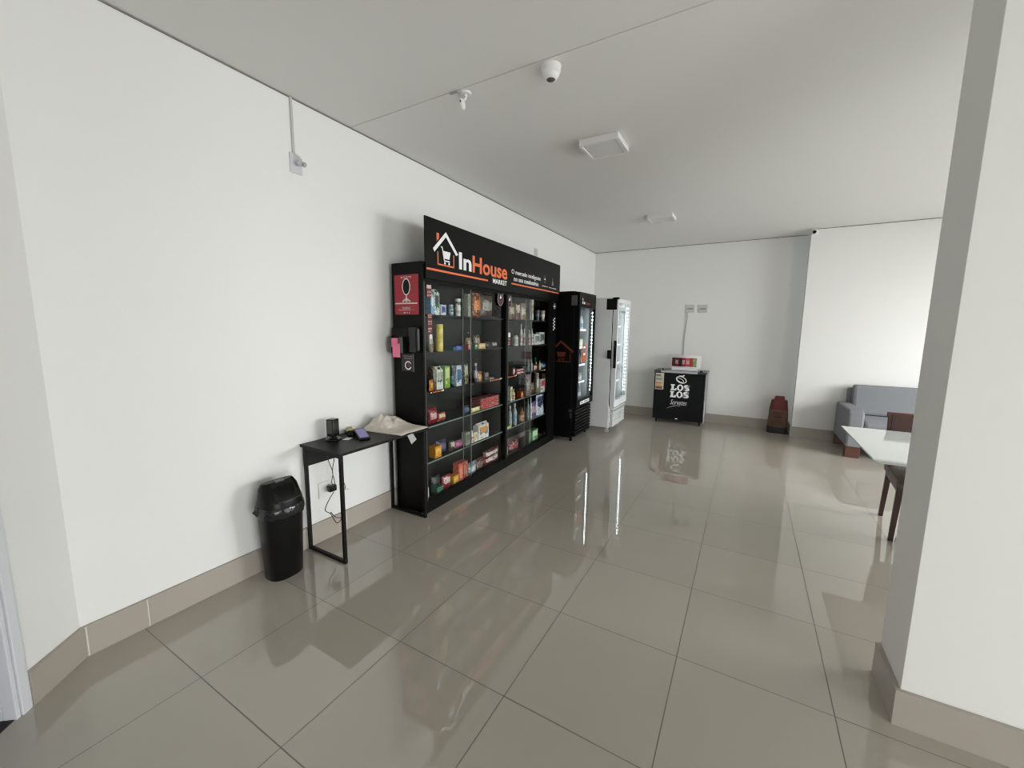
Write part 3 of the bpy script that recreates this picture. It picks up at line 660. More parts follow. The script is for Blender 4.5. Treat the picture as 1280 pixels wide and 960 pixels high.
for i, (s, k, D, d0, u0, u1, z0, z1, c1, c2, c3, words) in enumerate(PRODUCTS):
    W = u1-u0; Hh = z1-z0
    side = 'left' if s[0] == 'L' else 'right'; nth = int(s[1])
    pm = print_mat(c1, c2, c3, i+1, *((.3, .72) if i % 3 else (.45, .9)))
    cm = mat('cap_'+c2, c2, .4); r = min(W, D)/2; b = MB(); extra = []
    if k == 'box':
        b.box(-D/2, D/2, -W/2, W/2, 0, Hh); o = b.obj('x', pm, bevel=.0015)
        e = marks('printed_label', mat('lab_'+c2, c2, .4), o, [(-W*.36, W*.30, Hh*.52, Hh*.82), (-W*.36, -W*.05, Hh*.2, Hh*.32)], 'x', D/2, .0006)
    elif k == 'carton':
        hb = Hh*.84
        b.box(-D/2, D/2, -W/2, W/2, 0, hb); b.prism([(-D/2, hb), (D/2, hb), (.003, Hh-.008), (.003, Hh), (-.003, Hh), (-.003, Hh-.008)], None, -W/2, W/2, 'xz')
        o = b.obj('x', pm, bevel=.001)
        MB().lathe([(.011, 0), (.011, .014)], 0, 0, 12, M=Matrix.Translation((D*.25, 0, hb+(Hh-hb)*.35)) @ Matrix.Rotation(.7, 4, 'Y')).obj('cap', cm, o)
        MB().prism([(-W*.32, Hh*.45), (0, Hh*.36), (W*.32, Hh*.45), (W*.32, Hh*.76), (-W*.32, Hh*.76)], None, D/2, D/2+.0006).obj('printed_label', mat('lab_'+c3, c3, .4) if c1 > c2 else cm, o)
    elif k == 'can':
        b.lathe([(r*.9, 0), (r, .004), (r, Hh-.006), (r*.93, Hh-.002)], seg=20); o = b.obj('x', pm)
        MB().lathe([(r*.95, Hh-.002), (r*.95, Hh), (r*.86, Hh), (r*.86, Hh-.0015)], seg=20).obj('lid', mat('pale_metal_lid', (.6, .6, .55), .3, metal=.6), o)
    elif k == 'tub':
        b.lathe([(r*.82, 0), (r*.98, Hh*.82), (r*.9, Hh*.85)], seg=20); o = b.obj('x', pm)
        MB().lathe([(r, Hh*.85), (r, Hh*.99), (r*.9, Hh)], seg=20).obj('lid', mat('lid_'+c1, c1, .4), o)
        MB().lathe([(r*.975, Hh*.40), (r*1.0, Hh*.62)], seg=20).obj('printed_band', cm, o)
    elif k == 'jar':
        b.lathe([(r*.9, 0), (r, .01), (r, Hh*.78), (r*.8, Hh*.86)], seg=20); o = b.obj('x', mat('body_'+c1, c1, .15))
        MB().lathe([(r*.82, Hh*.86), (r*.82, Hh*.995), (r*.78, Hh)], seg=20).obj('lid', cm, o)
        MB().lathe([(r*1.01, Hh*.2), (r*1.01, Hh*.62)], seg=20).obj('printed_band', print_mat(c2, c3, c1, i), o)
    elif k == 'bottle':
        b.lathe([(r*.88, 0), (r, .006), (r, Hh*.58), (r*.8, Hh*.70), (r*.36, Hh*.80), (r*.36, Hh*.86)], seg=18); o = b.obj('x', mat('body_'+c1, c1, .2))
        MB().lathe([(r*.44, Hh*.86), (r*.44, Hh*.985), (r*.38, Hh)], seg=14).obj('cap', mat('cap_'+c3, c3, .4), o)
        MB().lathe([(r*1.015, Hh*.14), (r*1.015, Hh*.5)], seg=18).obj('printed_band', print_mat(c2, c1, c3, i, .2, .6), o)
    elif k == 'bag':
        if Hh > W*1.0 or Hh > .08: b = pillow(min(D, .07), W, Hh, i)
        else: b = pillow(min(D, W)*.8, W, Hh, i)
        o = b.obj('x', pm)
    else:
        o = pillow(D, W, Hh, i, pouch=True).obj('x', pm)
    o.name = NAMES[k][0]; o.data.name = NAMES[k][0]
    o.location = CM @ Vector((-(d0+D/2), (u0+u1)/2, z0)); o.rotation_euler = (0, 0, CA)
    floor_word = 'floor' if nth == 6 else 'shelf'
    tag(o, f"{words} on the {side} cabinet's {ORD[nth]} shelf", NAMES[k][1])
    if cnt[(s, k)] > 1: o['group'] = f"{NAMES[k][0].replace('_', ' ')} row on the {ORD[nth]} shelf of the {side} cabinet"

# ------------------------------------------------------------------ upright fridges
LED = mat('cold_white_led', (.9, .95, 1), .5, emit=(.88, .96, 1.0), estr=55)
def fridge(name, label, x0, xb, xf, y0, y1, zb, zt, outer, liner, gz0, gz1, led_w, group='upright drinks fridges'):
    """x0 back, xb end of body, xf door face"""
    root = empty(name, (x0, y0, 0), 0, label, 'fridge', group)
    Dp = xb-x0; Dd = xf-x0; W = y1-y0; t = .035
    b = MB(); b.box(0, Dp, 0, t, zb, zt).box(0, Dp, W-t, W, zb, zt).box(0, t, t, W-t, zb, zt).box(t, Dp, t, W-t, zt-.10, zt).box(t, Dp, t, W-t, zb, gz0-.06)
    b.obj('body', outer, root, bevel=.003)
    b = MB(); b.box(t, Dp-.01, t, t+.004, gz0-.06, zt-.10).box(t, Dp-.01, W-t-.004, W-t, gz0-.06, zt-.10).box(t, t+.004, t, W-t, gz0-.06, zt-.10).box(t, Dp-.01, t, W-t, zt-.104, zt-.10).box(t, Dp-.01, t, W-t, gz0-.06, gz0-.056)
    b.obj('lining', liner, root)
    door = MB(); db = gz0-.10; f = .045
    x_0, x_1 = Dp+.012, Dd
    door.box(x_0, x_1, .004, f, db, zt-.01).box(x_0, x_1, W-f, W-.004, db, zt-.01).box(x_0, x_1, f, W-f, db, gz0).box(x_0, x_1, f, W-f, gz1, zt-.01)
    dobj = door.obj('door', outer, root, bevel=.004)
    MB().box(Dp, Dp+.012, .012, W-.012, db+.01, zt-.02).box(0, 0, 0, 0, 0, 0).obj('x', BLACKM) if False else None
    g_ = MB(); g_.box(Dp, x_0, .012, .030, db+.01, zt-.02).box(Dp, x_0, W-.030, W-.012, db+.01, zt-.02).box(Dp, x_0, .03, W-.03, db+.01, db+.028).box(Dp, x_0, .03, W-.03, zt-.038, zt-.02)
    g_.obj('gasket', BLACKM, dobj)
    MB().box(x_1-.018, x_1-.012, f, W-f, gz0, gz1).obj('door_glass', GLASS, dobj)
    k_ = MB()
    for q in range(9):
        zz = zb+.02+(db-.035-zb)*(q/9); k_.box(Dp+.004, Dd-.02, .02, W-.02, zz, zz+(db-.035-zb)/9*.62)
    k_.box(Dp, Dp+.01, .004, W-.004, zb, db-.012)
    k_.obj('grille', outer, root)
    ls = MB(); n = 24; zz0, zz1 = gz0+.06, gz1-.03
    lx = x_1-.024
    ls.box(lx-.012, lx, W-f-.004, W-f, zz0, zz1)
    lso = ls.obj('led_strip', WHITEP, dobj)
    lb = MB()
    for q in range(n):
        zc = zz0+(zz1-zz0)*(q+.5)/n; lb.box(lx-.012, lx-.001, W-f-.008, W-f-.004, zc-.0045, zc+.0045)
    lb.obj('led_lamp', LED, dobj)
    ld = bpy.data.lights.new('strip_light', 'AREA'); ld.shape = 'RECTANGLE'; ld.size = .012; ld.size_y = zz1-zz0; ld.energy = led_w; ld.color = (.9, .96, 1)
    lo_ = bpy.data.objects.new('strip_light', ld); COL.objects.link(lo_); lo_.parent = root; lo_.location = (lx-.016, W-f-.020, (zz0+zz1)/2); lo_.rotation_euler = (PI/2, 0, PI/2+.5)
    zs = [gz0-.05+(gz1-gz0)*(q/5.0) for q in range(5)]
    for z in zs[1:]:
        w_ = MB()
        for q in range(13):
            yy = t+.012+(W-2*t-.024)*q/12; w_.box(t+.02, Dp-.05, yy-.0018, yy+.0018, z-.004, z)
        w_.box(t+.02, t+.026, t+.006, W-t-.006, z-.008, z-.004).box(Dp-.056, Dp-.05, t+.006, W-t-.006, z-.012, z+.014)
        w_.obj('wire_shelf', WHITEP, root)
    return root, zs
FB = mat('black_fridge_steel', (.003, .003, .0035), .38, spec=.13)
FW = mat('white_fridge_steel', (.70, .71, .71), .42)
fb, zsb = fridge('drinks_fridge', 'black glass-door drinks fridge with orange house on its side', .03, .545, .622, 4.462, 5.130, .05, 2.045, FB, mat('grey_liner', (.30, .34, .36), .5), .575, 1.835, 1.6)
def fp(x, y, z): return (x-.03, y-4.462, z)
# header wordmark, maker's plate, side and glass house marks on the black fridge
hx = .622-.03+.0004
b = MB(); b.prism([(.09, 1.93), (.115, 1.965), (.14, 1.93), (.133, 1.926), (.115, 1.951), (.097, 1.926)], None, hx, hx+.001); b.box(hx, hx+.001, .10, .13, 1.885, 1.915); b.obj('header_logo', TXTW, fb)
text_mesh('header_lettering', 'In', TXTW, fb, (.15, .20, 1.880, 1.922), 'x', hx, .02)
text_mesh('header_lettering', 'House', mat('dull_red_lettering', (.30, .05, .04), .5), fb, (.205, .40, 1.880, 1.922), 'x', hx, .02)
MB().box(hx, hx+.003, .13, .50, .505, .548).obj('maker_plate', TXTW, fb)
marks('maker_lettering', BLACKM, fb, [(.15+.03*k, .168+.03*k, .515, .538) for k in range(11) if k not in (4,)], 'x', hx+.003, .0006)
ho = MB()
for p_, q_, w_ in (((.285, 1.295), (.375, 1.382), .030), ((.365, 1.382), (.555, 1.235), .030)):
    P_ = Vector((p_[0]-.03, p_[1])); Q_ = Vector((q_[0]-.03, q_[1])); d = (Q_-P_).normalized(); n = Vector((-d.y, d.x))*w_/2
    ho.prism([tuple(P_+n), tuple(P_-n), tuple(Q_-n), tuple(Q_+n)], None, -.0012, -.0002, 'xz')
ho.box(.505-.03, .517-.03, -.0012, -.0002, 1.10, 1.235).box(.30-.03, .517-.03, -.0012, -.0002, 1.10, 1.112)
ho.prism([(.31-.03, 1.235), (.45-.03, 1.235), (.425-.03, 1.17), (.33-.03, 1.17)], None, -.0012, -.0002, 'xz')
ho.box(.33-.03, .43-.03, -.0012, -.0002, 1.140, 1.148).box(.345-.03, .36-.03, -.0012, -.0002, 1.118, 1.134).box(.40-.03, .415-.03, -.0012, -.0002, 1.118, 1.134)
ho.obj('side_logo', TXTD, fb)
gl = MB(); gx = .622-.03-.0115
gl.prism([(.17, 1.27), (.27, 1.36), (.37, 1.27), (.355, 1.25), (.27, 1.325), (.185, 1.25)], None, gx, gx+.001)
gl.box(gx, gx+.001, .20, .345, 1.10, 1.24); gl.obj('glass_logo', mat('red_orange_decal', (.55, .12, .05), .5), fb)
MB().box(gx+.001, gx+.002, .235, .31, 1.185, 1.215).obj('glass_logo', TXTW, fb)
MB().box(.48, .53, -.004, 0, .42, .45).box(.50, .515, -.004, 0, .33, .40).obj('side_hinge', mat('dark_grey_metal', (.1, .1, .1)), fb)
MB().box(.48, .56, -.006, .0, 1.86, 1.99).obj('hinge_cover', mat('grey_hinge', (.12, .12, .12), .3), fb)
for xx in (.05, .49):
    for yy in (.03, .60): MB().box(xx, xx+.03, yy, yy+.03, 0, .05).obj('foot', BLACKM, fb)

fwh, zsw = fridge('drinks_fridge', 'white glass-door drinks fridge with black door handle', .30, .855, .938, 5.175, 5.875, .085, 2.0, FW, mat('white_liner', (.72, .75, .76), .4), .50, 1.93, 2.2)
MB().box(.47, .62, -.006, .0, 1.83, 1.985).box(.556, .640, -.006, .05, 1.975, 2.004).obj('hinge_cover', BLACKM, fwh, bevel=.003)
MB().box(.600, .640, -.016, -.002, .985, 1.385).obj('handle', BLACKG, fwh, bevel=.004)
MB().box(.510, .560, -.022, .0, 1.120, 1.245).box(.515, .540, -.028, -.02, 1.15, 1.21).obj('door_lock', BLACKM, fwh, bevel=.002)
MB().box(.6385, .6395, .02, .68, .335, .352).obj('door_sill', LGREY, fwh)
marks('maker_lettering', LGREY, fwh, line_of_marks(.24, .42, .25, .275, 8, rr)+line_of_marks(.26, .40, .19, .205, 8, rr), 'x', .6395)
marks('header_lettering', mat('grey_print', (.25, .26, .27)), fwh, line_of_marks(.12, .48, 1.79, 1.83, 7, rr), 'x', .6265)
for xx in (.06, .50):
    for yy in (.05, .62):
        w = MB(); w.lathe([(.030, -.012), (.030, .012)], 0, 0, 16, M=Matrix.Translation((xx+.02, yy+.01, .030)) @ Matrix.Rotation(PI/2, 4, 'X')); w.box(xx+.005, xx+.035, yy-.008, yy+.028, .045, .085)
        w.obj('caster', LGREY, fwh)

# drinks: one bottle and one can of each kind, copied along the shelves
def drink(kind, c1, c2):
    if kind == 'bottle':
        o = MB().lathe([(.024, 0), (.029, .006), (.029, .12), (.024, .15), (.012, .185), (.012, .20)], seg=14).obj('drink_bottle', mat('body_'+c1, c1, .15))
        MB().lathe([(.014, .20), (.014, .215)], seg=12).obj('cap', mat('cap_'+c2, c2, .4), o)
        MB().lathe([(.0295, .04), (.0295, .10)], seg=14).obj('printed_band', mat('cap_'+c2, c2, .4), o)
    else:
        o = MB().lathe([(.024, 0), (.030, .006), (.030, .112), (.026, .120)], seg=14).obj('drink_can', print_mat(c1, c2, 'd8d8d8', 3))
        MB().lathe([(.0265, .120), (.0265, .122)], seg=14).obj('lid', mat('pale_metal_lid', (.6, .6, .55)), o)
    return o
def copy_tree(o):
    c = o.copy(); COL.objects.link(c)
    for ch in o.children:
        q = ch.copy(); COL.objects.link(q); q.parent = c
    return c
def stock(fx, fy, W, Dp, zs, kinds, which):
    for q, z in enumerate(zs):
        kd, c1, c2, word = kinds[q % len(kinds)]
        proto = drink(kd, c1, c2); n = 7
        for i in range(n):
            o = proto if i == 0 else copy_tree(proto)
            o.location = (fx+Dp-.10, fy+.085+(W-.20)*i/(n-1), z+.001)
            place = {0: 'floor', 1: 'lowest shelf', 2: 'second shelf up', 3: 'second shelf down', 4: 'top shelf'}[q]
            tag(o, f"{word} on the {which} fridge's {place}", kd, f'{kd}s on the {place} of the {which} fridge')
stock(.03, 4.462, .668, .515, [.519]+zsb[1:], [('bottle', '5c6a70', 'c9ced0', 'grey water bottle'), ('can', '4a5a60', 'a9b4b8', 'silver grey can'), ('bottle', '39464c', '7f2a24', 'dark bottle with red band'),
      ('can', 'c9c69a', 'e6e4cc', 'pale cream can'), ('bottle', 'd0d6d8', '6f8ea0', 'white bottle with blue band')], 'black')
stock(.30, 5.175, .70, .555, [.444]+zsw[1:], [('bottle', 'a8c0c0', '4f7f86', 'pale green bottle'), ('can', 'd0b8a8', 'b8664a', 'white and rust can'), ('bottle', '33406e', '8f9ac4', 'deep blue bottle'),
      ('bottle', 'ccd4de', '8aa0c8', 'milky white bottle'), ('can', 'b4b8c0', 'dfe2e6', 'pale grey can')], 'white')

# ------------------------------------------------------------------ chest freezer on the far wall
FX, FY = 1.262, 6.400
cf = empty('chest_freezer', (FX, FY, 0), 0, 'black chest freezer with white LOS LOS lettering against the far wall', 'freezer')
W = .790; Dp = .42
MB().box(.0, W, .006, Dp, .075, .845).obj('cabinet_body', mat('grey_freezer_side', (.20, .20, .20), .4), cf, bevel=.006)
MB().box(.0, W-.012, 0, .008, .064, .850).obj('front_panel', mat('black_freezer_front', (.004, .0045, .006), .35, spec=.22), cf, bevel=.002)
MB().box(W-.002, W+.004, .01, .05, .06, .42).obj('side_strip', WHITEP, cf)
MB().box(-.008, W+.008, -.006, Dp+.004, .852, .882).obj('lid_rim', mat('dark_grey_rim', (.07, .07, .075), .35), cf, bevel=.006)
MB().box(.10, W-.13, -.0065, .03, .848, .8845).obj('lid_front_trim', mat('silver_trim', (.42, .43, .44), .35), cf, bevel=.003)
MB().box(.05, W-.05, .04, Dp-.04, .882, .888).obj('glass_lid', mat('dark_lid_glass', (.06, .065, .07), .08), cf)
MB().box(.115, .135, .0, .03, .882, .915).box(W-.10, W-.06, .0, .03, .882, .905).obj('lid_handle', BLACKM, cf, bevel=.004)
en = MB().box(.018, .152, -.003, 0, .560, .838).obj('energy_label', mat('cream_label', (.55, .50, .38), .5), cf)
rr = random.Random(21); cols = [('5f7f6a', .60), ('c9a06a', .2), ('8f7a4a', .35), ('3a3a34', .1)]
for kk, (zz, cc) in enumerate(((.80, '3d5a50'), (.77, '9fb0a8'), (.735, '6a7f8a'), (.67, 'c07a3c'), (.64, 'd6a04c'), (.61, '8a4a30'), (.585, '2c2c28'))):
    marks('energy_bar', mat('bar_'+cc, cc, .5), en, [(.026, .026+.115*(.6+.4*rr.random()), zz-.012, zz+.008)], 'y', -.003)
# slab lettering LOS LOS
def slab_line(z0, z1, a0, a1):
    h = z1-z0; w_ = (a1-a0); b = MB(); u = w_/3.0
    def P(pts): b.prism(pts, None, -.0012, 0, 'xz')
    x = a0
    P([(x, z0), (x+u*.92, z0), (x+u*.92, z0+h*.42), (x+u*.76, z0+h*.42), (x+u*.66, z0+h*.24), (x+u*.50, z0+h*.24), (x+u*.50, z0+h*.80), (x+u*.62, z0+h*.80), (x+u*.62, z1), (x, z1), (x, z0+h*.80), (x+u*.12, z0+h*.80), (x+u*.12, z0+h*.20), (x, z0+h*.20)])
    return b, a0+u*.96, u, h
for r_, (z0, z1) in enumerate(((.560, .662), (.444, .548))):
    a0, a1 = .262+.004*(1-r_), .560+.004*(1-r_)
    b, xo, u, h = slab_line(z0, z1, a0, a1)
    b.obj('lettering_l', TXTW, cf)
    xo += .002
    ring(None, xo+u*.50, (z0+z1)/2, u*.50, h*.53, u*.30, h*.20, -.0012, 0, plane='y').obj('lettering_o', TXTW, cf)
    text_mesh('lettering_s', 'S', TXTW, cf, (xo+u*1.03, xo+u*1.95, z0-.003, z1+.003), 'y', 0, .06)
    MB().box(xo+u*1.66, xo+u*1.92, -.0012, 0, z0+h*.60, z0+h*.98).box(xo+u*1.05, xo+u*1.28, -.0012, 0, z0+h*.02, z0+h*.38).obj('lettering_serif', TXTW, cf)
text_mesh('script_lettering', 'Sorvetes', mat('grey_white_script', (.6, .6, .6), .5), cf, (.270, .530, .322, .408), 'y', 0, .004, .45)
sw = MB(); pts = [(.218+.22*t, .248+.062*math.sin(t*PI*.62)) for t in [k/10 for k in range(11)]]
lo = [(x, z-.003*math.sin(PI*k/10)-.001) for k, (x, z) in enumerate(pts)]; hi = [(x, z+.003*math.sin(PI*k/10)+.001) for k, (x, z) in enumerate(pts)]
sw.prism(lo+hi[::-1], None, -.0012, 0, 'xz'); sw.obj('swoosh', MATS['grey_white_script'], cf)
b = ring(None, 0, 0, .086, .056, .013, .013, -.0012, 0, plane='y')
b.v = [(v[0]*math.cos(-.35)-v[2]*math.sin(-.35)+.422, v[1], v[0]*math.sin(-.35)+v[2]*math.cos(-.35)+.742) for v in b.v]; b.obj('ring_logo', TXTW, cf)
b = ring(None, 0, 0, .062, .029, .010, .009, -.0014, 0, plane='y')
b.v = [(v[0]*math.cos(-.45)-v[2]*math.sin(-.45)+.408, v[1], v[0]*math.sin(-.45)+v[2]*math.cos(-.45)+.735) for v in b.v]; b.obj('ring_logo', TXTW, cf)
MB().prism([(.375, .800), (.395, .812), (.440, .812), (.455, .826), (.474, .816), (.456, .800), (.445, .793)], None, -.0012, 0, 'xz').obj('ring_logo', TXTW, cf)
MB().box(.365, .400, -.003, 0, .080, .096).obj('badge', TXTW, cf)
for xx in (.045, W-.07):
    for yy in (.04, Dp-.06):
        w = MB(); w.lathe([(.024, -.010), (.024, .010)], 0, 0, 16, M=Matrix.Translation((xx+.01, yy+.01, .024)) @ Matrix.Rotation(PI/2, 4, 'Y')); w.box(xx-.005, xx+.025, yy-.005, yy+.025, .04, .076)
        w.obj('caster', BLACKM, cf)

# curved card display on the freezer lid
dc = empty('card_display', (1.448, 6.600, .889), 0, 'curved white card display with red and green product pictures on the freezer', 'display')
n = 14; Wc = .490
def arc(t): return (t*Wc, -.045*math.sin(PI*t)+.05)
b = MB(); vs = []; fs = []
for k in range(n+1):
    x, y = arc(k/n)
    for dy in (0, .004):
        for z in (.030, .232+.018*math.sin(PI*k/n)): vs.append((x, y+dy, z))
for k in range(n):
    i, j = 4*k, 4*(k+1); fs += [(i, j, j+1, i+1), (i+2, i+3, j+3, j+2), (i+1, j+1, j+3, i+3), (i, i+2, j+2, j)]
fs += [(0, 1, 3, 2), (4*n, 4*n+2, 4*n+3, 4*n+1)]
b.add(vs, fs, True); b.obj('card', mat('white_card', (.72, .68, .67), .5), dc)
cols = ['5a1e24', '7c2230', '241c18', 'a82338', 'b8607a', 'b03024', '3f7a3c']
for k, c_ in enumerate(cols):
    t0 = .085+k*.112; t1 = t0+.112; b = MB(); vs = []
    for t in (t0, t1):
        x, y = arc(t)
        for z in (.055, .200): vs += [(x, y-.0015, z), (x, y-.0003, z)]
    b.add(vs, [(0, 4, 6, 2), (1, 3, 7, 5), (0, 1, 5, 4), (2, 6, 7, 3), (0, 2, 3, 1), (4, 5, 7, 6)]); b.obj('product_picture', print_mat(c_, 'd6b0a8' if k in (1, 3, 4) else c_, '3a1c1c' if k != 6 else 'c8d0a0', k+40), dc)
MB().box(.05, .44, .012, .060, .0, .034).obj('foot_plate', WHITEP, dc)

# outlet plates and cable on the far wall
def plate(loc, w_, h_, plane, label, group=None, slots=True):
    o = empty('wall_outlet', loc, 0, label, 'outlet', group)
    PL = mat('grey_white_plate', (.56, .565, .56), .4) if plane == 'y' else WHITEP; SL = mat('grey_slot', (.30, .30, .30), .5)
    if plane == 'y':
        MB().box(-w_/2, w_/2, -.010, 0, -h_/2, h_/2).obj('cover_plate', PL, o, bevel=.003)
        if slots: MB().box(-w_*.34, w_*.34, -.0115, -.010, -h_*.10, h_*.08).obj('switch_row', SL, o)
    else:
        MB().box(0, .008, -w_/2, w_/2, -h_/2, h_/2).obj('cover_plate', PL, o, bevel=.003)
        if slots: MB().box(.008, .0095, -w_*.15, w_*.15, -h_*.2, h_*.2).obj('switch_row', SL, o)
    return o
plate((1.690, YF, 1.910), .140, .135, 'y', 'left outlet plate on the far wall, with a white cable', 'outlet plates on the far wall')
plate((1.888, YF, 1.905), .140, .135, 'y', 'right outlet plate on the far wall, no cable', 'outlet plates on the far wall')
c = MB().tube([(1.655, YF-.014, 1.845), (1.660, YF-.012, 1.75), (1.648, YF-.010, 1.60), (1.632, YF-.009, 1.40), (1.635, YF-.009, 1.18), (1.64, YF-.012, .90), (1.64, YF-.014, .55)], .0065, 8).obj('freezer_cable', mat('grey_cable', (.45, .45, .44), .5))
tag(c, 'thin grey-white cable hanging from the left far-wall outlet behind the freezer', 'cable')

# charcoal bag leaning in the corner
cb = empty('charcoal_bag', (3.068, 6.655, 0), 0, 'tall paper charcoal bag with red top standing in the far corner', 'bag')
def sack(z0, z1, w0, w1, d0_, d1_, name, m_, seed):
    b = MB(); nz, na = 8, 20; vs = []
    for j in range(nz+1):
        c = j/nz; ww = w0+(w1-w0)*c; dd = d0_+(d1_-d0_)*c
        for k in range(na):
            t = 2*PI*k/na; cx_ = math.copysign(abs(math.cos(t))**.45, math.cos(t)); cy_ = math.copysign(abs(math.sin(t))**.45, math.sin(t))
            nn = 1+.05*mnoise.noise(Vector((math.cos(t)*2, math.sin(t)*2, (z0+(z1-z0)*c)*9+seed)))
            vs.append((cx_*ww/2*nn, cy_*dd/2*nn, z0+(z1-z0)*c))
    fs = [(j*na+k, j*na+(k+1) % na, (j+1)*na+(k+1) % na, (j+1)*na+k) for j in range(nz) for k in range(na)]
    b.add(vs, fs, True); b.add(vs[:na], [tuple(range(na))[::-1]]); b.add(vs[-na:], [tuple(range(na))])
    return b.obj(name, m_, cb)
KR = mat('kraft_paper', (.125, .068, .036), .8, var=.15, vscale=14)
sack(.0, .10, .270, .266, .19, .185, 'black_base', mat('sooty_black_paper', (.012, .012, .011), .7), 1)
sack(.10, .36, .266, .245, .185, .165, 'kraft_middle', KR, 1)
sack(.36, .505, .245, .205, .165, .11, 'red_top', mat('dark_red_paper', (.105, .008, .008), .6, var=.2, vscale=10), 1)
sack(.505, .565, .150, .115, .06, .02, 'folded_end', mat('deep_red_paper', (.16, .02, .03), .6), 2)
DP = mat('dark_bag_print', (.035, .010, .008), .6); rr = random.Random(4)
L_ = [(-.075, .06, .318, .330)] + line_of_marks(-.06, .05, .285, .297, 7, rr) + line_of_marks(-.075, .06, .20, .212, 9, rr) + [(-.09, .07, .165, .175)] + line_of_marks(-.09, .07, .13, .142, 9, rr)
b = MB()
for a0, a1, z0, z1 in L_: b.box(a0, a1, -.096, -.083, z0, z1)
b.obj('bag_lettering', DP, cb)
disc(-.008, .252, .052, .022, -.0945, -.083, plane='y').obj('bag_emblem', DP, cb)

# ------------------------------------------------------------------ sofa, dining table, chair
FAB = mat('grey_sofa_fabric', (.215, .225, .240), .9, bump=.5, bscale=420, var=.06, vscale=30)
sf = empty('sofa', (3.722, 5.600, 0), 0, 'grey fabric sofa with wooden block feet against the recessed white wall', 'sofa')
WD = mat('reddish_wood_foot', (.085, .026, .014), .4, var=.15, vscale=25)
SW = 1.90; SD = .84
# arms with sloping top edge
def arm(x0, x1):
    b = MB(); b.prism([(0, .135), (SD, .135), (SD, .585), (.10, .600), (.0, .575)], None, x0, x1, 'yz'); return b
arm(0, .155).obj('armrest', FAB, sf, bevel=.022, ) ; arm(SW-.155, SW).obj('armrest', FAB, sf, bevel=.022)
MB().box(.155, SW-.155, .03, SD, .135, .30).obj('seat_base', FAB, sf, bevel=.012)
for k in range(2):
    w_ = (SW-.32)/2; MB().box(.160+k*w_, .158+(k+1)*w_, .01, .64, .30, .455).obj('seat_cushion', FAB, sf, bevel=.035)
    b = MB(); b.prism([(.60, .455), (.77, .455), (.81, .840), (.69, .840)], None, .140+k*(w_+.02), .138+(k+1)*(w_+.02), 'yz'); b.obj('back_cushion', FAB, sf, bevel=.035)
MB().box(.10, SW-.10, .775, .865, .135, .790).obj('back_frame', FAB, sf, bevel=.02)
for xx in (.0, SW-.15):
    for yy in (.02, SD-.12): MB().box(xx+.005, xx+.150, yy, yy+.085, 0, .135).obj('foot', WD, sf, bevel=.004)

tb = empty('dining_table', (3.315, 2.555, 0), 0, 'white dining table half hidden behind the pillar', 'table')
TL, TW = 1.55, 1.02
b = MB(); e = .022; z = .760
vs = [(0, 0, z), (TL, 0, z), (TL, TW, z), (0, TW, z), (0, 0, z-.010), (TL, 0, z-.010), (TL, TW, z-.010), (0, TW, z-.010), (.05, .05, z-.040), (TL-.05, .05, z-.040), (TL-.05, TW-.05, z-.040), (.05, TW-.05, z-.040)]
b.add(vs, [(0, 1, 2, 3), (8, 11, 10, 9)] + [(i, 4+i, 4+(i+1) % 4, (i+1) % 4) for i in range(4)] + [(4+i, 8+i, 8+(i+1) % 4, 4+(i+1) % 4) for i in range(4)])
b.obj('tabletop', mat('white_lacquer_glass', (.74, .78, .76), .06), tb)
DKW = mat('dark_brown_wood', (.050, .022, .016), .38, var=.2, vscale=18)
for x in (.36, TL-.40):
    b = MB(); b.bar((x, .42, 0.02), (x, .42, .70), .05, .014); b.bar((x, .60, 0.02), (x, .60, .70), .05, .014); b.bar((x, .36, .01), (x, .66, .01), .05, .02)
    b.bar((x, .40, .71), (x, .62, .71), .05, .02); b.obj('leg_frame', DKW, tb)

ch = empty('dining_chair', (3.612, 3.163, 0), -.085, 'dark wooden dining chair with brown seat tucked under the white table', 'chair')
CW = .44
MB().prism([(-.065, .425), (.47, .425), (.47, .470), (-.03, .478), (-.065, .462)], None, -.02, CW, 'yz').obj('seat', mat('brown_leather_seat', (.085, .062, .050), .42), ch, bevel=.008)
MB().box(.0, CW-.02, -.03, .47, .375, .425).obj('seat_rail', DKW, ch, bevel=.003)
for x in (-.0, CW-.04):
    MB().bar((x+.0, .022, 0), (x+.015, .022, .43), (.028, .038), (.028, .038)).obj('leg', DKW, ch, bevel=.003)
    b = MB(); b.bar((x+.01, .545, 0), (x+.02, .490, .43), (.028, .036), (.030, .040)); b.bar((x+.02, .490, .43), (x+.02, .60, .86), (.036, .026), (.040, .030)); b.obj('leg', DKW, ch, bevel=.002)
RWD = mat('reddish_brown_slats', (.075, .030, .024), .42, var=.18, vscale=22)
b = MB(); b.prism([(.510, .52), (.528, .52), (.610, .870), (.592, .870)], None, -.018, CW-.01, 'yz'); b.obj('backrest', RWD, ch, bevel=.004)
b = MB(); b.prism([(.588, .845), (.616, .845), (.622, .882), (.594, .882)], None, -.024, CW, 'yz'); b.obj('top_rail', mat('brighter_red_wood', (.12, .036, .026), .4), ch, bevel=.004)

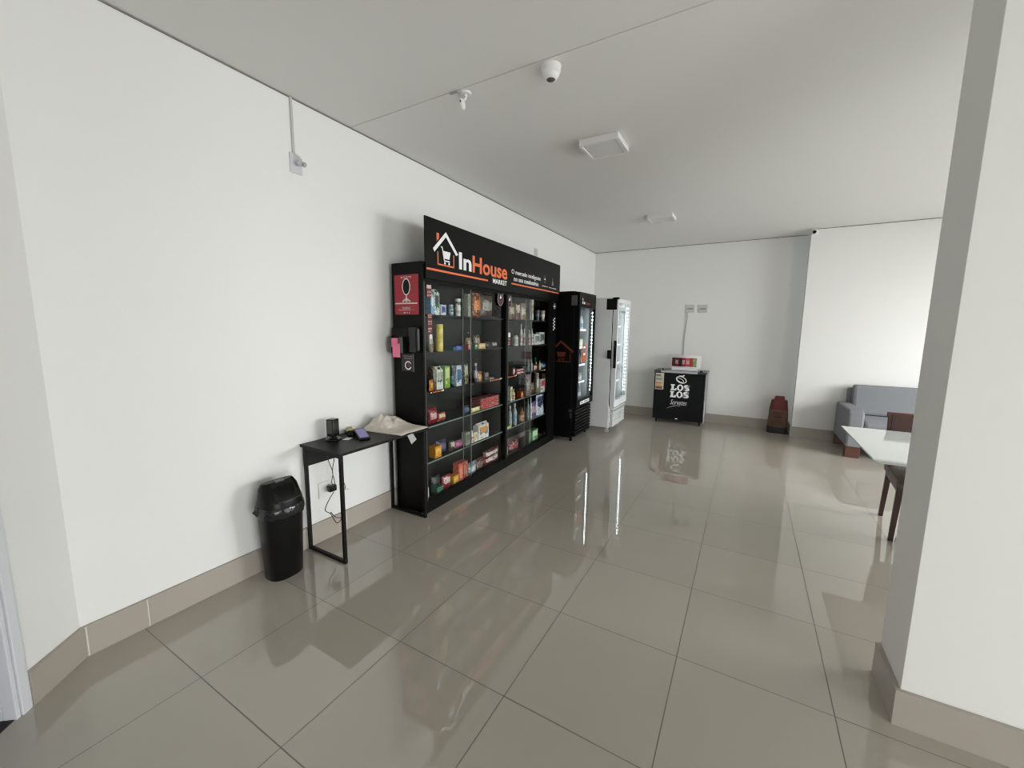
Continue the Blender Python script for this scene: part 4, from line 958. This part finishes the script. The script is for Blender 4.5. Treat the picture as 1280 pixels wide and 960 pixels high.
# ------------------------------------------------------------------ side table by the left wall and what stands on it
st = empty('console_table', (.022, .900, 0), 0, 'narrow black console table with square tube frame beside the cabinet', 'table')
TZ = .752; LX = .385; LY = .790
MB().box(-.018, .400, -.010, LY+.02, TZ-.018, TZ).obj('tabletop', mat('matt_black_board', (.006, .006, .006), .42, spec=.2), st, bevel=.001)
MB().box(.0, .016, .018, LY-.02, TZ-.155, TZ-.019).obj('apron', MATS['matt_black_board'], st)
tq = .020
for y in (0, LY-tq):
    b = MB(); b.box(LX-tq, LX, y, y+tq, 0, TZ-.018); b.obj('leg', BLACKM, st)
    b = MB(); b.box(.0, tq, y, y+tq, 0, TZ-.018); b.obj('leg', BLACKM, st)
    MB().box(tq, LX-tq, y, y+tq, .0, tq).obj('foot_rail', BLACKM, st)
    MB().box(tq, LX-tq, y, y+tq, TZ-.038, TZ-.018).obj('top_rail', BLACKM, st)

sp = empty('tablet_stand', (.093, 1.085, TZ), .25, 'small black upright device on a round base on the console table', 'device')
MB().lathe([(.052, 0), (.055, .004), (.052, .010), (.030, .013), (.022, .022), (.020, .032)], seg=28).obj('round_base', BLACKG, sp)
b = MB().box(-.030, .030, -.032, .032, .028, .150); o = b.obj('housing', BLACKG, sp, bevel=.007)
MB().box(.0300, .0315, -.022, .022, .050, .142).obj('screen', mat('dark_screen', (.03, .03, .032), .1), sp)
MB().box(-.020, .020, -.0335, -.032, .050, .142).obj('side_panel', mat('dark_grey_side', (.05, .05, .05), .3), sp)
cr = empty('paper_card', (.165, 1.150, TZ), .4, 'small white card lying at the foot of the upright device', 'card')
MB().box(-.022, .022, -.030, .030, 0, .003).obj('card_sheet', WHITEP, cr)

tm = empty('card_terminal', (.218, 1.225, TZ), 1.15, 'black card terminal with lavender screen lying on the console table', 'card terminal')
b = MB(); b.prism([(-.100, 0), (.095, 0), (.095, .062), (.070, .062), (-.100, .020)], None, -.046, .046, 'yz')
b.v = [(x, y, z) for x, y, z in b.v]; b.obj('housing', BLACKG, tm, bevel=.005)
b = MB(); b.prism([(-.088, .0235), (.060, .0600), (.060, .0610), (-.088, .0245)], None, -.037, .037, 'yz'); b.obj('screen', mat('lavender_screen', (.20, .19, .42), .12, emit=(.25, .24, .55), estr=.1), tm)
tm.scale = (.82, .86, .85)
tm2 = empty('card_terminal', (.070, 1.255, TZ), 1.0, 'black card terminal with yellow top at the back of the console table', 'card terminal')
b = MB(); b.prism([(-.075, 0), (.075, 0), (.075, .022), (-.075, .044)], None, -.036, .036, 'yz'); b.obj('housing', BLACKG, tm2, bevel=.005)
b = MB(); b.prism([(-.060, .0425), (.065, .0242), (.065, .0254), (-.060, .0437)], None, -.030, .030, 'yz'); b.obj('yellow_face', mat('yellow_face', (.55, .46, .05), .4), tm2)
MB().box(-.02, .015, .055, .075, .026, .040).obj('paper_roll_cover', LGREY, tm2)

# crumpled canvas tote
CLO = mat('natural_canvas', (.64, .59, .51), .95, bump=.3, bscale=500)
def tote():
    nx, ny = 44, 52; x0, x1, y0, y1 = .040, .418, 1.360, 1.712; vs = []; fs = []
    for i in range(nx+1):
        for j in range(ny+1):
            a, c = i/nx, j/ny
            # skewed sheet: front edge runs out towards the cabinet
            x = x0+(x1-x0)*a; y = y0+(y1-y0)*c + .05*a*(1-c)
            x += .012*mnoise.noise(Vector((c*5, 1.3, 0)))*(1 if a > .5 else -1)
            hump = math.exp(-(((a-.22)/.24)**2+((c-.38)/.24)**2))*.092 + math.exp(-(((a-.22)/.26)**2+((c-.78)/.20)**2))*.045
            v = Vector((x*13, y*13, 0)); rid = 1-abs(mnoise.noise(v+Vector((3, 7, 0))))*2.2
            v2 = Vector((x*27+y*9, y*22-x*12, 2)); rid2 = 1-abs(mnoise.noise(v2))*2.0
            z = .010+hump*(.58+.42*rid+.17*rid2)+.008*max(0, rid2)*(.35+hump*12)
            ed = min(a, 1-a, c, 1-c); z = .004+(z-.004)*min(1, ed/.07)
            vs.append((x, y, TZ+.001+max(.003, z)))
    for i in range(nx):
        for j in range(ny):
            q = i*(ny+1)+j; fs.append((q, q+ny+1, q+ny+2, q+1))
    n0 = len(vs); rim = [i*(ny+1) for i in range(nx+1)] + [nx*(ny+1)+j for j in range(1, ny+1)] + [i*(ny+1)+ny for i in range(nx-1, -1, -1)] + [j for j in range(ny-1, 0, -1)]
    for r_ in rim: vs.append((vs[r_][0], vs[r_][1], TZ+.0008))
    k = len(rim)
    for q in range(k): fs.append((rim[q], rim[(q+1) % k], n0+(q+1) % k, n0+q))
    fs.append(tuple(n0+q for q in range(k)))
    b = MB(); b.add(vs, fs, True); return b
tt = tote().obj('canvas_bag', CLO, sharp=70)
tag(tt, 'crumpled natural canvas tote bag lying on the console table', 'bag')
b = MB(); b.add([(.424, 1.470, .742), (.424, 1.530, .745), (.426, 1.565, .690), (.426, 1.510, .664), (.4255, 1.470, .742), (.4255, 1.530, .745), (.4275, 1.565, .690), (.4275, 1.510, .664)],
      [(0, 1, 2, 3), (7, 6, 5, 4), (0, 4, 5, 1), (1, 5, 6, 2), (2, 6, 7, 3), (3, 7, 4, 0)])
tg = b.obj('paper_tag', mat('grey_paper_tag', (.38, .37, .35), .6)); tag(tg, 'small grey paper tag hanging over the front edge of the console table', 'tag')

# cables and adapter under the table
CBL = mat('black_cable', (.015, .015, .015), .5)
def smooth(pts, n=6):
    P_ = [Vector(p) for p in pts]; out = []
    for i in range(len(P_)-1):
        p0 = P_[max(i-1, 0)]; p1 = P_[i]; p2 = P_[i+1]; p3 = P_[min(i+2, len(P_)-1)]
        for k in range(n):
            t = k/n; out.append(.5*((2*p1)+(-p0+p2)*t+(2*p0-5*p1+4*p2-p3)*t*t+(-p0+3*p1-3*p2+p3)*t**3))
    out.append(P_[-1]); return out
ad = empty('power_adapter', (.050, 1.085, .385), 0, 'black power adapter with looped cords hanging under the console table', 'adapter')
MB().box(-.018, .018, -.028, .028, -.022, .022).obj('adapter_block', BLACKG, ad, bevel=.004)
X = lambda *ps: [(p[0], p[1]-1.085, p[2]-.385) for p in ps]
MB().tube(smooth(X((.045, 1.030, .735), (.045, 1.035, .62), (.05, 1.062, .52), (.048, 1.052, .45), (.05, 1.066, .395))), .0028, 6).obj('cord', CBL, ad)
MB().tube(smooth(X((.045, 1.075, .735), (.045, 1.085, .63), (.05, 1.060, .53), (.045, 1.075, .46), (.05, 1.078, .405))), .0028, 6).obj('cord', CBL, ad)
MB().tube(smooth(X((.05, 1.064, .375), (.052, 1.02, .33), (.055, .985, .27), (.05, 1.03, .22), (.05, 1.075, .135), (.05, 1.115, .155), (.05, 1.07, .18), (.05, 1.03, .235))), .0028, 6).obj('cord', CBL, ad)
MB().tube(smooth(X((.050, 1.110, .385), (.052, 1.150, .36), (.035, 1.20, .345))), .0024, 6).obj('cord', mat('grey_cable', (.45, .45, .44)), ad)
MB().tube(smooth(X((.045, 1.115, .735), (.050, 1.125, .60), (.045, 1.118, .50), (.05, 1.155, .40), (.045, 1.16, .36))), .0026, 6).obj('cord', CBL, ad)
plate((0, 1.050, .375), .080, .120, 'x', 'flush white outlet plate low on the wall under the console table', slots=False)

# ------------------------------------------------------------------ swing-lid bin
bn = empty('swing_bin', (.150, .650, 0), 0, 'black plastic swing-lid rubbish bin standing beside the console table', 'bin')
BP = mat('black_bin_plastic', (.004, .004, .004), .32, spec=.22)
def oval_loft(secs, name, m_, seg=36, bev=0):
    """secs: (z, rx, ry, offx)"""
    b = MB(); vs = []
    for z, rx, ry, ox in secs:
        for k in range(seg):
            t = 2*PI*k/seg; c_ = math.copysign(abs(math.cos(t))**.8, math.cos(t)); s_ = math.copysign(abs(math.sin(t))**.8, math.sin(t))
            vs.append((ox+rx*c_, ry*s_, z))
    n = len(secs); fs = [(j*seg+k, j*seg+(k+1) % seg, (j+1)*seg+(k+1) % seg, (j+1)*seg+k) for j in range(n-1) for k in range(seg)]
    b.add(vs, fs, True); b.add(vs[:seg], [tuple(range(seg))[::-1]]); b.add(vs[-seg:], [tuple(range(seg))])
    return b.obj(name, m_, bn)
oval_loft([(0, .088, .108, 0), (.006, .092, .112, 0), (.46, .112, .132, 0)], 'body', BP)
bn.scale = (.93, .93, .955)
# bag film folded over the rim
FILM = mat('glossy_bin_liner', (.014, .014, .015), .12, bump=.9, bscale=38)
b = MB(); vs = []; seg = 72
for q, (z, rr_) in enumerate(((.425, .121), (.440, .124), (.462, .125), (.484, .122), (.492, .114))):
    for k in range(seg):
        t = 2*PI*k/seg; nn = .005*mnoise.noise(Vector((math.cos(t)*6, math.sin(t)*6, z*40))); zz = z+(.010*mnoise.noise(Vector((math.cos(t)*4, math.sin(t)*4, 5))) if q == 0 else 0)
        c_ = math.copysign(abs(math.cos(t))**.8, math.cos(t)); s_ = math.copysign(abs(math.sin(t))**.8, math.sin(t))
        vs.append(((rr_+nn)*c_, (rr_+.020+nn)*s_, zz))
b.add(vs, [(j*seg+k, j*seg+(k+1) % seg, (j+1)*seg+(k+1) % seg, (j+1)*seg+k) for j in range(4) for k in range(seg)], True); b.obj('bin_liner', FILM, bn)
MB().add([(-.02, -.135, .50), (-.012, -.172, .475), (.0, -.145, .44), (.02, -.136, .46), (.0, -.14, .49)], [(0, 1, 2), (0, 2, 3), (0, 3, 4), (1, 4, 3), (1, 3, 2), (0, 4, 1)]).obj('liner_corner', FILM, bn)
oval_loft([(.480, .116, .136, 0), (.515, .112, .132, 0), (.530, .108, .128, 0), (.600, .070, .118, -.012), (.628, .036, .104, -.018), (.632, .028, .098, -.018)], 'lid_hood', BP)
b = MB(); b.add([(.1085, -.080, .528), (.1085, .085, .528), (.026, .075, .628), (.026, -.070, .628), (.1035, -.080, .521), (.1035, .085, .521), (.020, .075, .622), (.020, -.070, .622)],
                [(0, 1, 2, 3), (7, 6, 5, 4), (0, 4, 5, 1), (1, 5, 6, 2), (2, 6, 7, 3), (3, 7, 4, 0)])
b.obj('swing_flap', mat('flap_black', (.007, .007, .007), .38, spec=.3), bn, bevel=.003)
MB().box(-.012, .020, -.030, .030, .628, .640).obj('flap_tab', mat('grey_tab', (.09, .085, .08), .35), bn, bevel=.003)

# ------------------------------------------------------------------ ceiling and wall fittings
PANEL = mat('frosted_diffuser', (.70, .70, .68), .5)
def ceiling_light(x, y, w_, label):
    r = empty('ceiling_light', (x, y, H), 0, label, 'ceiling light', 'square surface ceiling lights')
    h = .046; fr_ = .022
    b = MB(); b.box(0, w_, 0, fr_, -h, 0).box(0, w_, w_-fr_, w_, -h, 0).box(0, fr_, fr_, w_-fr_, -h, 0).box(w_-fr_, w_, fr_, w_-fr_, -h, 0).obj('frame', WHITEP, r, bevel=.003)
    MB().box(fr_, w_-fr_, fr_, w_-fr_, -h+.006, -.004).obj('diffuser', PANEL, r)
    return r
ceiling_light(1.362, 2.380, .300, 'unlit square white ceiling light nearer the camera')
ceiling_light(1.378, 4.690, .300, 'unlit square white ceiling light near the far wall')

dc = empty('dome_camera', (1.541, 1.485, H), 0, 'round white dome camera with dark lens on the ceiling', 'camera')
MB().lathe([(.040, -.040), (.052, -.030), (.055, 0)][::1], seg=28).obj('mounting_ring', WHITEP, dc)
MB().lathe([(.014, -.070), (.034, -.062), (.043, -.046), (.043, -.038)], seg=28).obj('dome', WHITEP, dc)
MB().lathe([(.006, -.0735), (.018, -.071), (.024, -.066)], seg=20).obj('lens', mat('dark_grey_lens', (.10, .095, .09), .2), dc)
ms = empty('motion_sensor', (.985, 1.462, H), 0, 'small white motion sensor on a swivel arm under the ceiling', 'sensor')
MB().lathe([(.030, -.012), (.034, -.006), (.034, 0)], seg=24).obj('ceiling_mount', WHITEP, ms)
MB().tube([(0, 0, -.010), (.004, -.004, -.028), (-.006, -.010, -.045)], .009, 10).obj('swivel_arm', WHITEP, ms)
MB().lathe([(.006, -.034), (.017, -.026), (.021, -.008), (.021, .008), (.015, .022), (.005, .028)], seg=20, sx=.75, M=Matrix.Translation((-.012, -.020, -.066)) @ Matrix.Rotation(.35, 4, 'X')).obj('sensor_head', WHITEP, ms)
MB().lathe([(.0045, 0), (.0045, .004)], seg=10, M=Matrix.Translation((-.008, -.042, -.064)) @ Matrix.Rotation(PI/2, 4, 'X')).obj('sensor_eye', BLACKM, ms)
b = MB().box(.905, .960, 1.409, 1.421, H-.012, H-.001); o = b.obj('cable_clip', mat('grey_clip', (.36, .36, .34), .5)); tag(o, 'small grey cable clip on the ceiling joint beside the sensor', 'clip')

cm_ = empty('corner_camera', (3.262, 6.445, 2.905), 0, 'small white corner camera with black lens beneath the ceiling', 'camera')
MB().box(-.028, .038, .0, .033, -.035, .045).obj('bracket', WHITEP, cm_, bevel=.006)
MB().lathe([(.026, -.030), (.030, -.020), (.030, .015)], seg=20, M=Matrix.Rotation(-PI/2, 4, 'X') @ Matrix.Rotation(0, 4, 'Z')).obj('camera_body', WHITEP, cm_)
MB().lathe([(.012, -.038), (.022, -.034), (.023, -.028)], seg=20, M=Matrix.Rotation(-PI/2, 4, 'X')).obj('lens', BLACKG, cm_)

cd = MB().box(0, .010, .960, .975, 2.625, H-.002).obj('cable_duct', mat('grey_white_duct', (.50, .50, .49), .5), bevel=.001); tag(cd, 'thin white cable duct running down the left wall from the ceiling', 'duct')
wo = empty('wall_outlet', (0, .980, 2.567), 0, 'high outlet plate with plug and camera on the left wall', 'outlet')
MB().box(0, .009, -.040, .040, -.060, .060).obj('cover_plate', mat('lilac_white_plate', (.60, .59, .63), .4), wo, bevel=.003)
MB().lathe([(.016, .0), (.016, .030), (.010, .036)], seg=18, M=Matrix.Translation((.008, .002, .002)) @ Matrix.Rotation(PI/2, 4, 'Y')).obj('plug', LGREY, wo)
MB().tube([(.015, -.005, .058), (.030, .004, .045), (.040, .020, .030), (.036, .030, .004)], .006, 8).obj('plug_lead', WHITEP, wo)
MB().lathe([(.010, -.012), (.015, 0), (.010, .012)], seg=16, M=Matrix.Translation((.040, .034, .0))).obj('plug_head', LGREY, wo)
bp_ = MB().box(0, .008, 4.34, 4.43, 2.50, 2.62).obj('blank_plate', mat('grey_blank_plate', (.55, .55, .54), .5), bevel=.002); tag(bp_, 'blank grey-white plate on the wall above the right end of the sign', 'plate')
